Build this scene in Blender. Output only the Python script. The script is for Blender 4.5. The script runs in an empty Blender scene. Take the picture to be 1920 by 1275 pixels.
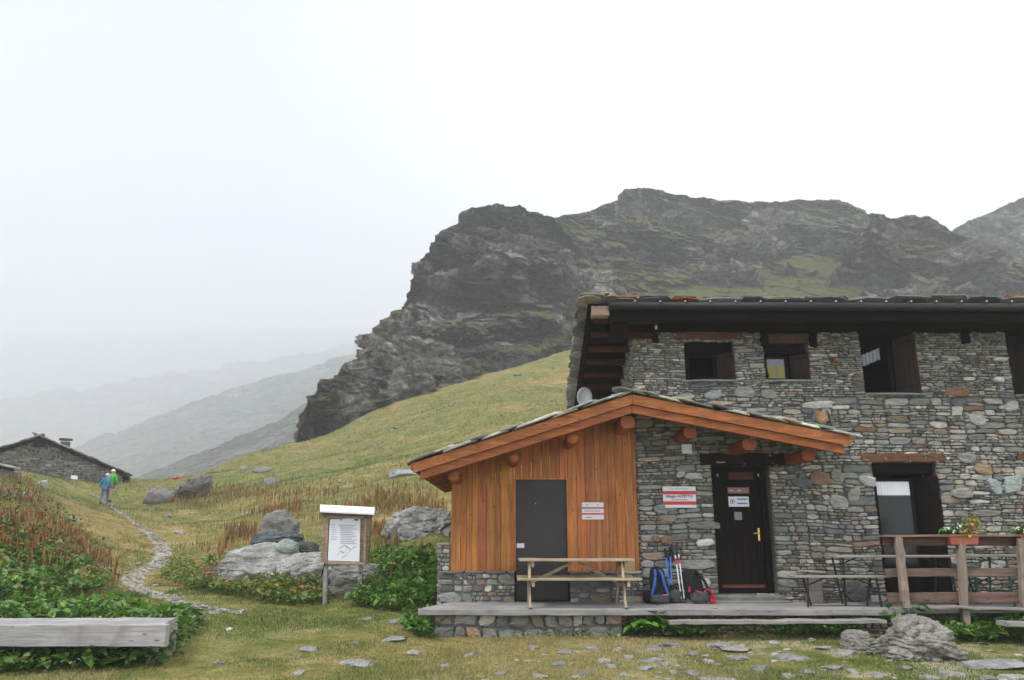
import bpy, bmesh, math, random
import numpy as np
from mathutils import Vector, Matrix, Euler
R = math.radians
random.seed(7); RNG = np.random.default_rng(7)
SC = bpy.context.scene; COL = SC.collection
# ------------------------------------------------------------ camera
F = 1457.0; CX, CY = 960.0, 637.5; TILT = R(14.3); EYE = 1.5
cd = bpy.data.cameras.new('camera'); cam = bpy.data.objects.new('camera', cd); COL.objects.link(cam)
cam.location = (0, 0, EYE); cam.rotation_euler = (math.pi/2 + TILT, 0, 0)
cd.sensor_width = 36; cd.lens = F/1920*36; cd.clip_start = .1; cd.clip_end = 20000
SC.camera = cam
# ------------------------------------------------------------ sky, sun, exposure
SC.view_settings.view_transform = 'Standard'; SC.view_settings.look = 'None'
SC.view_settings.exposure = 0.92; SC.view_settings.gamma = 1
SC.render.engine = 'CYCLES'
SC.cycles.volume_bounces = 6; SC.cycles.max_bounces = 8; SC.cycles.diffuse_bounces = 3
SUN_EL, SUN_ROT = R(50), R(238)
w = bpy.data.worlds.new('World'); SC.world = w; w.use_nodes = True
wt = w.node_tree; wt.nodes.clear()
def wn(t, **k):
    n = wt.nodes.new(t)
    for a, b in k.items(): setattr(n, a, b)
    return n
wo = wn('ShaderNodeOutputWorld'); bg = wn('ShaderNodeBackground'); bg2 = wn('ShaderNodeBackground'); ad = wn('ShaderNodeAddShader')
sk = wn('ShaderNodeTexSky', sky_type='NISHITA', sun_disc=False, sun_elevation=SUN_EL, sun_rotation=SUN_ROT)
wt.links.new(sk.outputs[0], bg2.inputs[0]); bg2.inputs[1].default_value = .05 * .35
tc = wn('ShaderNodeTexCoord'); sp = wn('ShaderNodeSeparateXYZ'); wt.links.new(tc.outputs['Generated'], sp.inputs[0])
no = wn('ShaderNodeTexNoise'); no.inputs['Scale'].default_value = 1.6; no.inputs['Detail'].default_value = 3
wt.links.new(tc.outputs['Generated'], no.inputs['Vector'])
# cloud brightness: thicker fog on the left of the valley, thin bright cloud on the right
m1 = wn('ShaderNodeMath', operation='MULTIPLY_ADD'); wt.links.new(no.outputs[0], m1.inputs[0]); m1.inputs[1].default_value = .35; wt.links.new(sp.outputs[0], m1.inputs[2])
m2 = wn('ShaderNodeMath', operation='MULTIPLY_ADD'); wt.links.new(sp.outputs[2], m2.inputs[0]); m2.inputs[1].default_value = .25; wt.links.new(m1.outputs[0], m2.inputs[2])
cr = wn('ShaderNodeValToRGB'); wt.links.new(m2.outputs[0], cr.inputs[0])
cr.color_ramp.elements[0].position = 0.0; cr.color_ramp.elements[0].color = (.33, .37, .455, 1)
cr.color_ramp.elements[1].position = .52; cr.color_ramp.elements[1].color = (.97, .985, 1.01, 1)
e = cr.color_ramp.elements.new(.22); e.color = (.48, .515, .59, 1)
wt.links.new(cr.outputs[0], bg.inputs[0]); bg.inputs[1].default_value = 1.0
wt.links.new(bg.outputs[0], ad.inputs[0]); wt.links.new(bg2.outputs[0], ad.inputs[1]); wt.links.new(ad.outputs[0], wo.inputs[0])
sd = bpy.data.lights.new('sun', 'SUN'); sd.energy = 1.5; sd.angle = R(16); sd.color = (1, .97, .92)
so = bpy.data.objects.new('sun', sd); COL.objects.link(so)
so.rotation_euler = (R(90)-SUN_EL, 0, R(180)-SUN_ROT + R(0)); so.location = (0, 0, 60)
# ------------------------------------------------------------ pixel helpers (photo pixels -> world)
ST, CT = math.sin(TILT), math.cos(TILT)
def ray(u, v):
    a = (np.asarray(u, float)-CX)/F; b = (CY-np.asarray(v, float))/F
    return a, CT - b*ST, ST + b*CT
def P(u, v, Y):
    dx, dy, dz = ray(u, v); s = Y/dy
    return np.array([float(dx*s), float(Y), float(EYE+dz*s)])
def PX(u, Y, v=900): return P(u, v, Y)[0]
def PZ(v, Y): return P(960, v, Y)[2]
# ------------------------------------------------------------ noise
def _h(i, j, k, s):
    with np.errstate(over='ignore'):
        n = (i.astype(np.uint32)*np.uint32(374761393) + j.astype(np.uint32)*np.uint32(668265263) + k.astype(np.uint32)*np.uint32(2147483647) + np.uint32(s)*np.uint32(1274126177))
        n = (n ^ (n >> np.uint32(13)))*np.uint32(1274126177); n = (n ^ (n >> np.uint32(16)))*np.uint32(2246822519); n ^= n >> np.uint32(15)
    return (n & np.uint32(0xffffff)).astype(float)/float(0xffffff)
def vn(p, s=0):
    q = np.floor(p).astype(np.int64); f = p-q; f = f*f*(3-2*f); x, y, z = q[:, 0], q[:, 1], q[:, 2]; r = 0
    for a in (0, 1):
        for b in (0, 1):
            for c in (0, 1):
                r = r + _h(x+a, y+b, z+c, s)*(f[:, 0] if a else 1-f[:, 0])*(f[:, 1] if b else 1-f[:, 1])*(f[:, 2] if c else 1-f[:, 2])
    return r*2-1
def fbm(p, o=4, s=0, g=.5, ridged=False):
    p = np.asarray(p, float); t = 0; a = 1; n = 0
    for i in range(o):
        v = vn(p, s+i*17)
        if ridged: v = 1-2*np.abs(v)
        t = t+a*v; n += a; a *= g; p = p*2.03+11.7
    return t/n
def worley(p, s=0):
    """nearest cell: distance to it, second distance, and a random value per cell"""
    q = np.floor(p).astype(np.int64); d1 = np.full(len(p), 9.); d2 = d1.copy(); val = np.zeros(len(p)); v2 = np.zeros(len(p))
    for a in (-1, 0, 1):
        for b in (-1, 0, 1):
            for c in (-1, 0, 1):
                i, j, k = q[:, 0]+a, q[:, 1]+b, q[:, 2]+c; o = np.stack([i+_h(i, j, k, s), j+_h(i, j, k, s+1), k+_h(i, j, k, s+2)], -1); d = ((o-p)**2).sum(1)
                n = d < d1; d2 = np.where(n, d1, np.minimum(d2, d)); d1 = np.where(n, d, d1); val = np.where(n, _h(i, j, k, s+3), val); v2 = np.where(n, _h(i, j, k, s+4), v2)
    return np.sqrt(d1), np.sqrt(d2), val, v2
# ------------------------------------------------------------ materials
class NT:
    def __init__(s, name):
        s.m = bpy.data.materials.new(name); s.m.use_nodes = True; s.t = s.m.node_tree; s.t.nodes.clear()
        s.o = s.t.nodes.new('ShaderNodeOutputMaterial'); s.b = s.t.nodes.new('ShaderNodeBsdfPrincipled')
        s.t.links.new(s.b.outputs[0], s.o.inputs[0]); s.tc = s.t.nodes.new('ShaderNodeTexCoord')
    def L(s, a, b): s.t.links.new(a, b)
    def mp(s, scale=(1, 1, 1), src='Object'):
        n = s.t.nodes.new('ShaderNodeMapping'); n.inputs['Scale'].default_value = scale; s.L(s.tc.outputs[src], n.inputs[0]); return n.outputs[0]
    def noise(s, vec, sc=5, d=4, r=.55, dist=0):
        n = s.t.nodes.new('ShaderNodeTexNoise'); n.inputs['Scale'].default_value = sc; n.inputs['Detail'].default_value = d
        n.inputs['Roughness'].default_value = r; n.inputs['Distortion'].default_value = dist; s.L(vec, n.inputs['Vector']); return n.outputs[0]
    def voro(s, vec, sc=5, feat='F1'):
        n = s.t.nodes.new('ShaderNodeTexVoronoi'); n.feature = feat; n.inputs['Scale'].default_value = sc; s.L(vec, n.inputs['Vector']); return n
    def ramp(s, fac, stops):
        n = s.t.nodes.new('ShaderNodeValToRGB'); s.L(fac, n.inputs[0]); c = n.color_ramp
        while len(c.elements) < len(stops): c.elements.new(.5)
        for e, (p, col) in zip(c.elements, stops):
            e.position = p; e.color = tuple(col)+(1,) if hasattr(col, '__len__') else (col, col, col, 1)
        return n.outputs[0]
    def mix(s, fac, a, b, mode='MIX'):
        n = s.t.nodes.new('ShaderNodeMix'); n.data_type = 'RGBA'; n.blend_type = mode
        for sock, v in ((n.inputs[0], fac), (n.inputs[6], a), (n.inputs[7], b)):
            if hasattr(v, 'is_output'): s.L(v, sock)
            elif hasattr(v, '__len__'): sock.default_value = tuple(v)+(1,)
            else: sock.default_value = v
        return n.outputs[2]
    def math(s, op, a, b=0):
        n = s.t.nodes.new('ShaderNodeMath'); n.operation = op
        for sock, v in ((n.inputs[0], a), (n.inputs[1], b)):
            if hasattr(v, 'is_output'): s.L(v, sock)
            else: sock.default_value = v
        return n.outputs[0]
    def col(s, name='Col'):
        n = s.t.nodes.new('ShaderNodeVertexColor'); n.layer_name = name; return n.outputs[0]
    def bump(s, h, dist=.01, st=.6):
        n = s.t.nodes.new('ShaderNodeBump'); n.inputs['Distance'].default_value = dist; n.inputs['Strength'].default_value = st
        s.L(h, n.inputs['Height']); s.L(n.outputs[0], s.b.inputs['Normal'])
    def out(s, col=None, rough=.8, spec=.3, metal=0):
        if col is not None:
            if hasattr(col, 'is_output'): s.L(col, s.b.inputs['Base Color'])
            else: s.b.inputs['Base Color'].default_value = tuple(col)+(1,)
        s.b.inputs['Roughness'].default_value = rough; s.b.inputs['Specular IOR Level'].default_value = spec; s.b.inputs['Metallic'].default_value = metal
        return s.m
M = {}
def plain(name, col, rough=.7, spec=.3, metal=0, var=.25, sc=6):
    n = NT(name); f = n.noise(n.mp(), sc, 4)
    c = n.mix(1, col, n.ramp(f, [(.3, 1-var), (.7, 1+var*.6)]), 'MULTIPLY'); n.bump(f, .004, .3)
    M[name] = n.out(c, rough, spec, metal)
def m_stone(name, spread=1.0):
    n = NT(name); v = n.mp((1, 1, 3.2)); a = n.noise(v, 9, 6, .65, .4); b = n.noise(n.mp((1, 1, 1)), 30, 3, .7)
    c = n.mix(1, n.col(), n.ramp(a, [(.25, .55), (.5, .95), (.75, 1.4)]), 'MULTIPLY')
    c = n.mix(n.ramp(b, [(.58, 0.0), (.7, .35*spread)]), c, (.30, .30, .27)); h = n.mix(.4, a, b); n.bump(h, .02, .9); M[name] = n.out(c, .9, .2)
m_stone('stone')
def m_rock():
    n = NT('boulder'); v = n.mp((1, 1, 1)); a = n.noise(v, 3, 8, .62, .6); b = n.noise(n.mp((1, 1, 4)), 6, 5, .6, 1.2); l = n.noise(v, 14, 3, .6)
    c = n.mix(1, n.col(), n.ramp(a, [(.3, .6), (.5, 1.0), (.7, 1.35)]), 'MULTIPLY')
    c = n.mix(n.ramp(b, [(.4, 0.0), (.46, .5), (.5, 0.0)]), c, (.05, .05, .045)); c = n.mix(n.ramp(l, [(.6, 0.0), (.68, .5)]), c, (.33, .33, .27))
    n.bump(n.mix(.5, a, b), .10, 1.0); M['boulder'] = n.out(c, .92, .15)
m_rock()
def m_wood(name, lo, hi, axis='x', knots=True, contrast=1.0, rough=.65, sc=1.0, spec=.3):
    n = NT(name); st = {'x': (1.2, 22, 22), 'y': (22, 1.2, 22), 'z': (22, 22, 1.0)}[axis]; st = tuple(k*sc for k in st)
    g = n.noise(n.mp(st), 1.4, 5, .6, .8); l = n.noise(n.mp((.7, .7, .7)), 2.2, 3)
    c = n.mix(n.ramp(g, [(.5-.2/contrast, 0.0), (.5+.2/contrast, 1.0)]), lo, hi); c = n.mix(.9, c, n.col(), 'MULTIPLY')
    c = n.mix(1, c, n.ramp(l, [(.3, .82), (.7, 1.12)]), 'MULTIPLY')
    sn = n.noise(n.mp((2.5, 2.5, .9)), 1.3, 5, .65, .5); c = n.mix(n.ramp(sn, [(.52, 0.0), (.72, .45)]), c, tuple(x*.55 for x in lo))
    if knots:
        kv = {'x': (2.2, 9, 9), 'y': (9, 2.2, 9), 'z': (9, 9, 2.8)}[axis]; k = n.voro(n.mp(kv), 1.5)
        c = n.mix(n.ramp(k.outputs['Distance'], [(.06, .9), (.15, 0.0)]), c, tuple(x*.25 for x in lo))
    n.bump(g, .006, .5); M[name] = n.out(c, rough, spec)
m_wood('larch', (.28, .090, .020), (.62, .230, .060), 'z', contrast=.9)
m_wood('larch_beam', (.23, .068, .018), (.46, .165, .050), 'x', contrast=1.3)
m_wood('red_log', (.17, .045, .012), (.30, .085, .024), 'y', knots=False)
m_wood('dark_wood', (.003, .0022, .002), (.012, .008, .006), 'x', contrast=1.0, rough=.75, spec=.08)
m_wood('dark_door', (.0028, .002, .0018), (.009, .006, .0045), 'z', knots=False, rough=.7, spec=.10)
m_wood('brown_wood', (.10, .045, .022), (.21, .105, .055), 'x', contrast=1.2)
m_wood('grey_wood', (.22, .21, .20), (.40, .385, .37), 'x', contrast=.9, rough=.85)
m_wood('rail_wood', (.10, .065, .05), (.22, .15, .12), 'x', contrast=1.0, rough=.8)
m_wood('post_wood', (.18, .135, .105), (.34, .27, .22), 'z', contrast=1.0, rough=.8)
m_wood('pale_wood', (.30, .235, .15), (.50, .41, .28), 'x', contrast=.9, rough=.7)
m_wood('board_wood', (.24, .17, .12), (.42, .31, .22), 'x', contrast=1.0)
plain('mortar', (.055, .053, .048), .95, .1)
plain('door_grey', (.045, .042, .042), .55, .3, var=.12, sc=3)
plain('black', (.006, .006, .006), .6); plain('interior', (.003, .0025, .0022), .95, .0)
plain('gutter', (.016, .015, .016), .5, .3, .1); plain('metal_grey', (.3, .3, .3), .35, .5, .8, .1); plain('iron', (.03, .03, .032), .5, .4, .4)
plain('green_metal', (.03, .11, .10), .5, .4); plain('brass', (.65, .45, .12), .3, .5, 1, .05)
plain('white_paint', (.74, .75, .76), .5, .3, 0, .06); plain('paper', (.78, .78, .80), .6, .2, 0, .03); plain('white_metal', (.80, .81, .83), .4, .4, 0, .06)
plain('sign_red', (.62, .05, .05), .5, .3, 0, .08); plain('ink', (.06, .06, .11), .7, .2, 0, .05); plain('ink_grey', (.36, .37, .42), .7, .2, 0, .05); plain('ink_blue', (.16, .20, .50), .7, .2, 0, .05)
plain('plaque', (.30, .17, .12), .6); plain('lamp_glass', (.55, .56, .50), .15, .6, 0, .08); plain('window_grey', (.14, .145, .17), .15, .6, 0, .1)
plain('terracotta', (.38, .12, .07), .7); plain('soil', (.05, .035, .025), .95); plain('curtain', (.46, .48, .52), .9, .1, 0, .15, 30); plain('yellow_cloth', (.42, .37, .12), .9, .1, 0, .2)
plain('teal_cloth', (.012, .17, .27), .85, .2, 0, .15, 20); plain('green_cloth', (.07, .42, .03), .85, .2, 0, .15, 20); plain('denim', (.10, .14, .25), .9, .1); plain('pale_denim', (.25, .30, .44), .9, .1)
plain('tan_cloth', (.22, .17, .13), .9, .1); plain('skin', (.45, .25, .18), .6, .3, 0, .05); plain('white_hair', (.62, .60, .55), .9, .1); plain('shoe', (.05, .04, .04), .8)
plain('pack_black', (.016, .016, .018), .8, .2, 0, .3, 25); plain('pack_grey', (.075, .08, .085), .85, .2, 0, .2, 25); plain('pack_blue', (.05, .12, .42), .7, .2); plain('pack_red', (.55, .02, .05), .7, .2); plain('pole_blue', (.02, .22, .75), .35, .5); plain('orange', (.7, .16, .03), .7)
plain('card', (.40, .25, .13), .8); plain('dish', (.42, .42, .43), .5); plain('red_paint', (.5, .02, .02), .7)
plain('step_stone', (.20, .195, .18), .9)
def m_leaf(name):
    n = NT(name); f = n.noise(n.mp(), 18, 3); c = n.mix(1, n.col(), n.ramp(f, [(.3, .7), (.7, 1.3)]), 'MULTIPLY')
    tr = n.t.nodes.new('ShaderNodeBsdfTranslucent'); n.L(c, tr.inputs[0]); mx = n.t.nodes.new('ShaderNodeMixShader'); mx.inputs[0].default_value = .25
    m = n.out(c, .5, .35); n.L(n.b.outputs[0], mx.inputs[1]); n.L(tr.outputs[0], mx.inputs[2]); n.L(mx.outputs[0], n.o.inputs[0]); M[name] = m
m_leaf('leaf')
n = NT('vcol'); M['vcol'] = n.out(n.col(), .85, .15)
n = NT('glass'); n.out((.02, .025, .028), .12, .22); M['glass'] = n.m
def m_ground():
    n = NT('ground'); v = n.mp(); a = n.noise(v, .35, 6, .6); b = n.noise(v, 3.2, 6, .65, .3); c_ = n.noise(v, 22, 4, .7); d = n.noise(n.mp((1, 1, 1)), 1.1, 5, .6)
    c = n.mix(n.ramp(b, [(.35, 0.0), (.65, 1.0)]), (.095, .112, .028), (.215, .200, .062))
    c = n.mix(n.ramp(d, [(.50, 0.0), (.68, .7)]), c, (.30, .25, .115)); c = n.mix(1, c, n.ramp(c_, [(.25, .55), (.75, 1.45)]), 'MULTIPLY')
    c = n.mix(1, c, n.col(), 'MULTIPLY'); n.bump(n.mix(.5, b, c_), .05, .8); M['ground'] = n.out(c, .95, .1)
m_ground()
def m_mtn(name, dark=1.0, grass=(.13, .135, .035), streak=False, ts=1):
    n = NT(name); v = n.mp((1, 1, 1.2)); a = n.noise(v, .06*ts, 10, .72, .8); b = n.noise(n.mp((.8, .8, 1.3)), .45*ts, 8, .75, 1.2); d = n.noise(n.mp(), .9*ts, 5, .7); e_ = n.noise(n.mp(), 3.5*ts, 6, .75)
    ge = n.t.nodes.new('ShaderNodeNewGeometry'); sx = n.t.nodes.new('ShaderNodeSeparateXYZ'); n.L(ge.outputs['Normal'], sx.inputs[0])
    vc = n.t.nodes.new('ShaderNodeVertexColor'); vc.layer_name = 'Col'; s2 = n.t.nodes.new('ShaderNodeSeparateColor'); n.L(vc.outputs[0], s2.inputs[0])
    rock = n.mix(n.ramp(a, [(.36, 0.0), (.62, 1.0)]), (.055*dark, .053*dark, .050*dark), (.21*dark, .20*dark, .18*dark))
    rock = n.mix(1, rock, n.ramp(b, [(.32, .35), (.5, 1.0), (.68, 1.9)]), 'MULTIPLY')
    vo = n.voro(n.mp((.5, .5, .6)), .55*ts, 'DISTANCE_TO_EDGE'); rock = n.mix(n.ramp(vo.outputs['Distance'], [(.0, .75), (.09, 0.0)]), rock, (.03*dark, .03*dark, .032*dark))
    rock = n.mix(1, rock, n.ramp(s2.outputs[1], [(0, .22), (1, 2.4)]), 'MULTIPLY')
    rock = n.mix(1, rock, n.ramp(e_, [(.3, .7), (.7, 1.3)]), 'MULTIPLY')
    gr = n.mix(n.ramp(d, [(.35, 0.0), (.68, 1.0)]), tuple(x*.7 for x in grass), tuple(x*1.25 for x in grass))
    gr = n.mix(n.ramp(e_, [(.64, 0.0), (.72, .5)]), gr, (.26, .25, .22))
    k = n.math('ADD', n.math('MULTIPLY', sx.outputs[2], 1.0), n.math('MULTIPLY', d, .7)); k = n.math('ADD', k, s2.outputs[0])
    c = n.mix(n.ramp(n.math('MULTIPLY', k, .5), [(.50, 0.0), (.56, 1.0)]), rock, gr)
    if streak:
        mpn = n.t.nodes.new('ShaderNodeMapping'); mpn.vector_type = 'TEXTURE'; mpn.inputs['Rotation'].default_value = (0, 0, R(48)); mpn.inputs['Scale'].default_value = (420, 34, 300); n.L(n.tc.outputs['Object'], mpn.inputs[0])
        s_ = n.noise(mpn.outputs[0], 1.0, 7, .65, .7); c = n.mix(n.ramp(s_, [(.52, 0.0), (.66, .5)]), c, (.30, .30, .27)); c = n.mix(n.ramp(s_, [(.34, .6), (.46, 0.0)]), c, (.07, .095, .045))
    n.bump(n.mix(.4, b, e_), 1.6, 1.0); M[name] = n.out(c, .95, .1)
m_mtn('cliff_rock', 1.6, (.13, .125, .042)); m_mtn('ridge_rock', 1.5, (.15, .16, .050)); m_mtn('far_rock', .85, (.075, .10, .04), True, .22)
def m_path():
    n = NT('path'); v = n.mp(); a = n.noise(v, 9, 6, .7); b = n.voro(v, 14); g = n.noise(v, 3, 4)
    c = n.mix(n.ramp(a, [(.35, 0.0), (.65, 1.0)]), (.23, .20, .155), (.40, .375, .32)); c = n.mix(n.ramp(g, [(.52, 0.0), (.62, .8)]), c, (.13, .13, .035))
    n.bump(a, .03, .7); M['path'] = n.out(c, .95, .1)
m_path()
# ------------------------------------------------------------ mesh helpers
def mkmesh(name, v, f, col=None, smooth=False):
    v = np.asarray(v, float); me = bpy.data.meshes.new(name)
    if isinstance(f, np.ndarray):
        me.vertices.add(len(v)); me.vertices.foreach_set('co', v.ravel()); k = f.shape[1]
        me.loops.add(f.size); me.loops.foreach_set('vertex_index', f.ravel().astype(np.int32))
        me.polygons.add(len(f)); me.polygons.foreach_set('loop_start', np.arange(0, f.size, k, dtype=np.int32)); me.update(calc_edges=True); me.validate()
    else: me.from_pydata(v.tolist(), [], f); me.update()
    at = me.color_attributes.new('Col', 'FLOAT_COLOR', 'POINT')
    c = np.ones((len(me.vertices), 4)); 
    if col is not None: c[:, :3] = col
    at.data.foreach_set('color', c.ravel())
    if smooth: me.polygons.foreach_set('use_smooth', np.ones(len(me.polygons), bool)); me.update()
    return me
def link(name, me, mat, parent=None, loc=None):
    o = bpy.data.objects.new(name, me); COL.objects.link(o); me.materials.append(M[mat])
    if parent is not None: o.parent = parent
    if loc is not None: o.location = loc
    return o
def tag(o, label=None, cat=None, group=None, kind=None):
    if label: o['label'] = label
    if cat: o['category'] = cat
    if group: o['group'] = group
    if kind: o['kind'] = kind
    return o
def thing(name, label, cat, loc=(0, 0, 0), rz=0, group=None):
    o = bpy.data.objects.new(name, None); COL.objects.link(o); o.location = tuple(float(k) for k in loc); o.rotation_euler = (0, 0, rz); o.empty_display_size = .2
    return tag(o, label, cat, group)
def copy_tree(o, parent=None):
    c = o.copy(); COL.objects.link(c); c.parent = parent
    for ch in list(o.children): copy_tree(ch, c)
    return c
class MB:
    def __init__(s, off=(0, 0, 0)): s.v = []; s.f = []; s.c = []; s.n = 0; s.off = np.array(off, float)
    def add(s, v, f, col=(1, 1, 1)):
        v = np.asarray(v, float); s.v.append(v - s.off); s.f += [tuple(i+s.n for i in q) for q in f]; s.n += len(v)
        c = np.asarray(col, float); s.c.append(np.tile(c, (len(v), 1)) if c.ndim == 1 else c)
    def box(s, x0, x1, y0, y1, z0, z1, col=(1, 1, 1), b=0.0):
        x0, x1 = min(x0, x1), max(x0, x1); y0, y1 = min(y0, y1), max(y0, y1); z0, z1 = min(z0, z1), max(z0, z1)
        bm = bmesh.new(); bmesh.ops.create_cube(bm, size=1)
        for v in bm.verts: v.co = Vector(((x0+x1)/2+v.co.x*(x1-x0), (y0+y1)/2+v.co.y*(y1-y0), (z0+z1)/2+v.co.z*(z1-z0)))
        if b: bmesh.ops.bevel(bm, geom=bm.edges[:], offset=min(b, .3*min(x1-x0, y1-y0, z1-z0)), segments=1, affect='EDGES')
        s.bm(bm, col)
    def bm(s, bm, col=(1, 1, 1)):
        bm.verts.index_update(); s.add([v.co[:] for v in bm.verts], [[v.index for v in f.verts] for f in bm.faces], col); bm.free()
    def beam(s, p0, p1, wd, h, seg=8, j=.004, col=(1, 1, 1), up=(0, 0, 1), ch=.12):
        p0 = np.array(p0, float); p1 = np.array(p1, float); d = p1-p0; L = np.linalg.norm(d); d /= L
        sd = np.cross(d, up); sd /= np.linalg.norm(sd); u = np.cross(sd, d); c = min(wd, h)*ch
        pr = [(-wd/2, -h/2+c), (-wd/2, h/2-c), (-wd/2+c, h/2), (wd/2-c, h/2), (wd/2, h/2-c), (wd/2, -h/2+c), (wd/2-c, -h/2), (-wd/2+c, -h/2)]
        V = []; bend = 0
        for i in range(seg+1):
            q = p0+d*L*i/seg; oj = (random.uniform(-j, j), random.uniform(-j, j))
            for a, b in pr: V.append(q+sd*(a+oj[0]+random.uniform(-j, j)*.5)+u*(b+oj[1]+random.uniform(-j, j)*.5))
        Fc = [(i*8+k, i*8+(k+1) % 8, (i+1)*8+(k+1) % 8, (i+1)*8+k) for i in range(seg) for k in range(8)]
        Fc += [tuple(range(7, -1, -1)), tuple(seg*8+k for k in range(8))]; s.add(V, Fc, col)
    def tube(s, pts, r, n=8, col=(1, 1, 1), j=0):
        pts = [np.array(p, float) for p in pts]; r = [r]*len(pts) if not hasattr(r, '__len__') else r; V = []
        for i, p in enumerate(pts):
            d = pts[min(i+1, len(pts)-1)]-pts[max(i-1, 0)]; d /= np.linalg.norm(d)+1e-9
            a = np.cross(d, (0, 0, 1) if abs(d[2]) < .9 else (1, 0, 0)); a /= np.linalg.norm(a); b = np.cross(d, a)
            for k in range(n): t = 2*math.pi*k/n; V.append(p+(a*math.cos(t)+b*math.sin(t))*r[i]*(1+random.uniform(-j, j)))
        Fc = [(i*n+k, i*n+(k+1) % n, (i+1)*n+(k+1) % n, (i+1)*n+k) for i in range(len(pts)-1) for k in range(n)]
        Fc += [tuple(range(n-1, -1, -1)), tuple((len(pts)-1)*n+k for k in range(n))]; s.add(V, Fc, col)
    def slab(s, c, ax, ay, az, wd, dp, th, col=(1, 1, 1), n=9, ex=None):
        c = np.array(c, float); ax, ay, az = [np.array(k, float) for k in (ax, ay, az)]; V = []; ex = ex or random.uniform(3, 7); a0 = random.random()
        rr = []
        for k in range(n):
            t = 2*math.pi*(k+a0)/n; cs, sn = math.cos(t), math.sin(t); rad = (abs(cs)**ex+abs(sn)**ex)**(-1/ex)*random.uniform(.88, 1.05); rr.append((cs*rad*wd/2, sn*rad*dp/2))
        for lv, sc in ((-.5, .97), (.25, 1.0), (.5, .95)):
            for x, y in rr: V.append(c+ax*x*sc+ay*y*sc+az*(lv*th+random.uniform(-.06, .06)*th))
        Fc = [tuple(range(n-1, -1, -1)), tuple(2*n+k for k in range(n))]
        for l in (0, 1): Fc += [(l*n+k, l*n+(k+1) % n, (l+1)*n+(k+1) % n, (l+1)*n+k) for k in range(n)]
        s.add(V, Fc, col)
    def build(s, name, mat, parent=None, smooth=False, loc=None):
        me = mkmesh(name, np.vstack(s.v), s.f, np.vstack(s.c), smooth); bm = bmesh.new(); bm.from_mesh(me)
        bmesh.ops.recalc_face_normals(bm, faces=bm.faces[:]); bm.to_mesh(me); bm.free()
        return link(name, me, mat, parent, loc)
def skin(name, pts, edges, rad, mat, parent=None, sub=1, loc=None):
    me = bpy.data.meshes.new(name); me.from_pydata([tuple(p) for p in pts], edges, []); o = bpy.data.objects.new(name+'_tmp', me); COL.objects.link(o)
    o.modifiers.new('s', 'SKIN'); sl = me.skin_vertices[0] if me.skin_vertices else None
    if sl is None:
        bm = bmesh.new(); bm.from_mesh(me); bm.verts.layers.skin.verify(); bm.to_mesh(me); bm.free(); sl = me.skin_vertices[0]
    for i, r in enumerate(rad): sl.data[i].radius = r if hasattr(r, '__len__') else (r, r); sl.data[i].use_root = (i == 0)
    su = o.modifiers.new('u', 'SUBSURF'); su.levels = sub; su.render_levels = sub
    dg = bpy.context.evaluated_depsgraph_get(); m2_ = bpy.data.meshes.new_from_object(o.evaluated_get(dg)); bpy.data.objects.remove(o)
    m2_.polygons.foreach_set('use_smooth', np.ones(len(m2_.polygons), bool)); m2_.name = name
    return link(name, m2_, mat, parent, loc)
def text(name, s, size, loc, mat, parent=None, rot=(math.pi/2, 0, 0), align='CENTER', bold=0, sx=1):
    c = bpy.data.curves.new(name, 'FONT'); c.body = s; c.size = size; c.align_x = align; c.align_y = 'CENTER'; c.extrude = .001; c.offset = bold
    o = bpy.data.objects.new(name+'_tmp', c); COL.objects.link(o); dg = bpy.context.evaluated_depsgraph_get(); me = bpy.data.meshes.new_from_object(o.evaluated_get(dg)); bpy.data.objects.remove(o)
    me.materials.clear(); o = link(name, me, mat, parent, loc); o.rotation_euler = rot; o.scale = (sx, 1, 1); return o
# ------------------------------------------------------------ terrain
def tofrom(u, v, Y): p = P(u, v, Y); return (p[0], p[1], p[2])
ctl = [(x, y, 0.0) for x in (-14, -7, -2.5, 2, 6, 12) for y in (-3, 3, 7)] + [(-6, 9.5, .0), (-3, 9.5, .02), (0, 9.6, .02), (3, 9.6, .03), (6, 9.6, .03), (10, 9.6, .03)]
ctl += [(x, 11.5, .15) for x in (-1.2, 1, 3, 5, 7, 9, 12)] + [(x, 12.9, .3) for x in (-1.2, 2, 5, 9, 13)] + [(-1.5, 19, 1.2), (2, 19, 1.3), (8, 19, 1.6), (14, 19, 2.0), (4, 28, 3.6), (14, 28, 4.5), (25, 28, 5.5), (10, 45, 9), (30, 45, 11)] + [tofrom(*q) for q in [(1300,665,78),(1500,668,75),(1900,670,75),(2300,680,75),(1300,652,98),(1500,650,100),(1900,650,100),(2400,655,100)]]
for q in [(430,1148,13.1),(600,1135,14.2),(240,1090,17),(320,1030,22),(270,990,29),(205,948,39.5),(0,1000,15),(0,1100,12.3),(100,940,26),(0,905,28),(150,1010,19),(200,1110,14.3),(139,912,46),(245,918,46),
          (-150,990,15),(-150,900,28),(-200,870,45),(0,880,40),(330,893,55),(400,872,58),(500,845,62),(600,817,68),(720,765,75),(830,722,82),(960,690,88),(1090,655,95),(600,930,30),(800,900,28),(700,850,48),(900,780,55),(400,1000,24),(500,960,28),(830,1000,18.5),(1050,720,70),(330,935,38),(420,910,44),
          (700,1090,15.5),(500,1090,16),(400,1090,16.2),(740,1140,13.2)]:
    ctl.append(tofrom(*q))
ctl = np.array(ctl)
def wp(x, y):
    r = np.sqrt(x*x+(y+2)**2); return np.stack([1.8*np.arctan2(x, np.maximum(y+6, .5)), np.log(r+4)], -1)
cw = wp(ctl[:, 0], ctl[:, 1]); n_ = len(ctl)
def tk(d2): return .5*d2*np.log(d2+1e-12)
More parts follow.
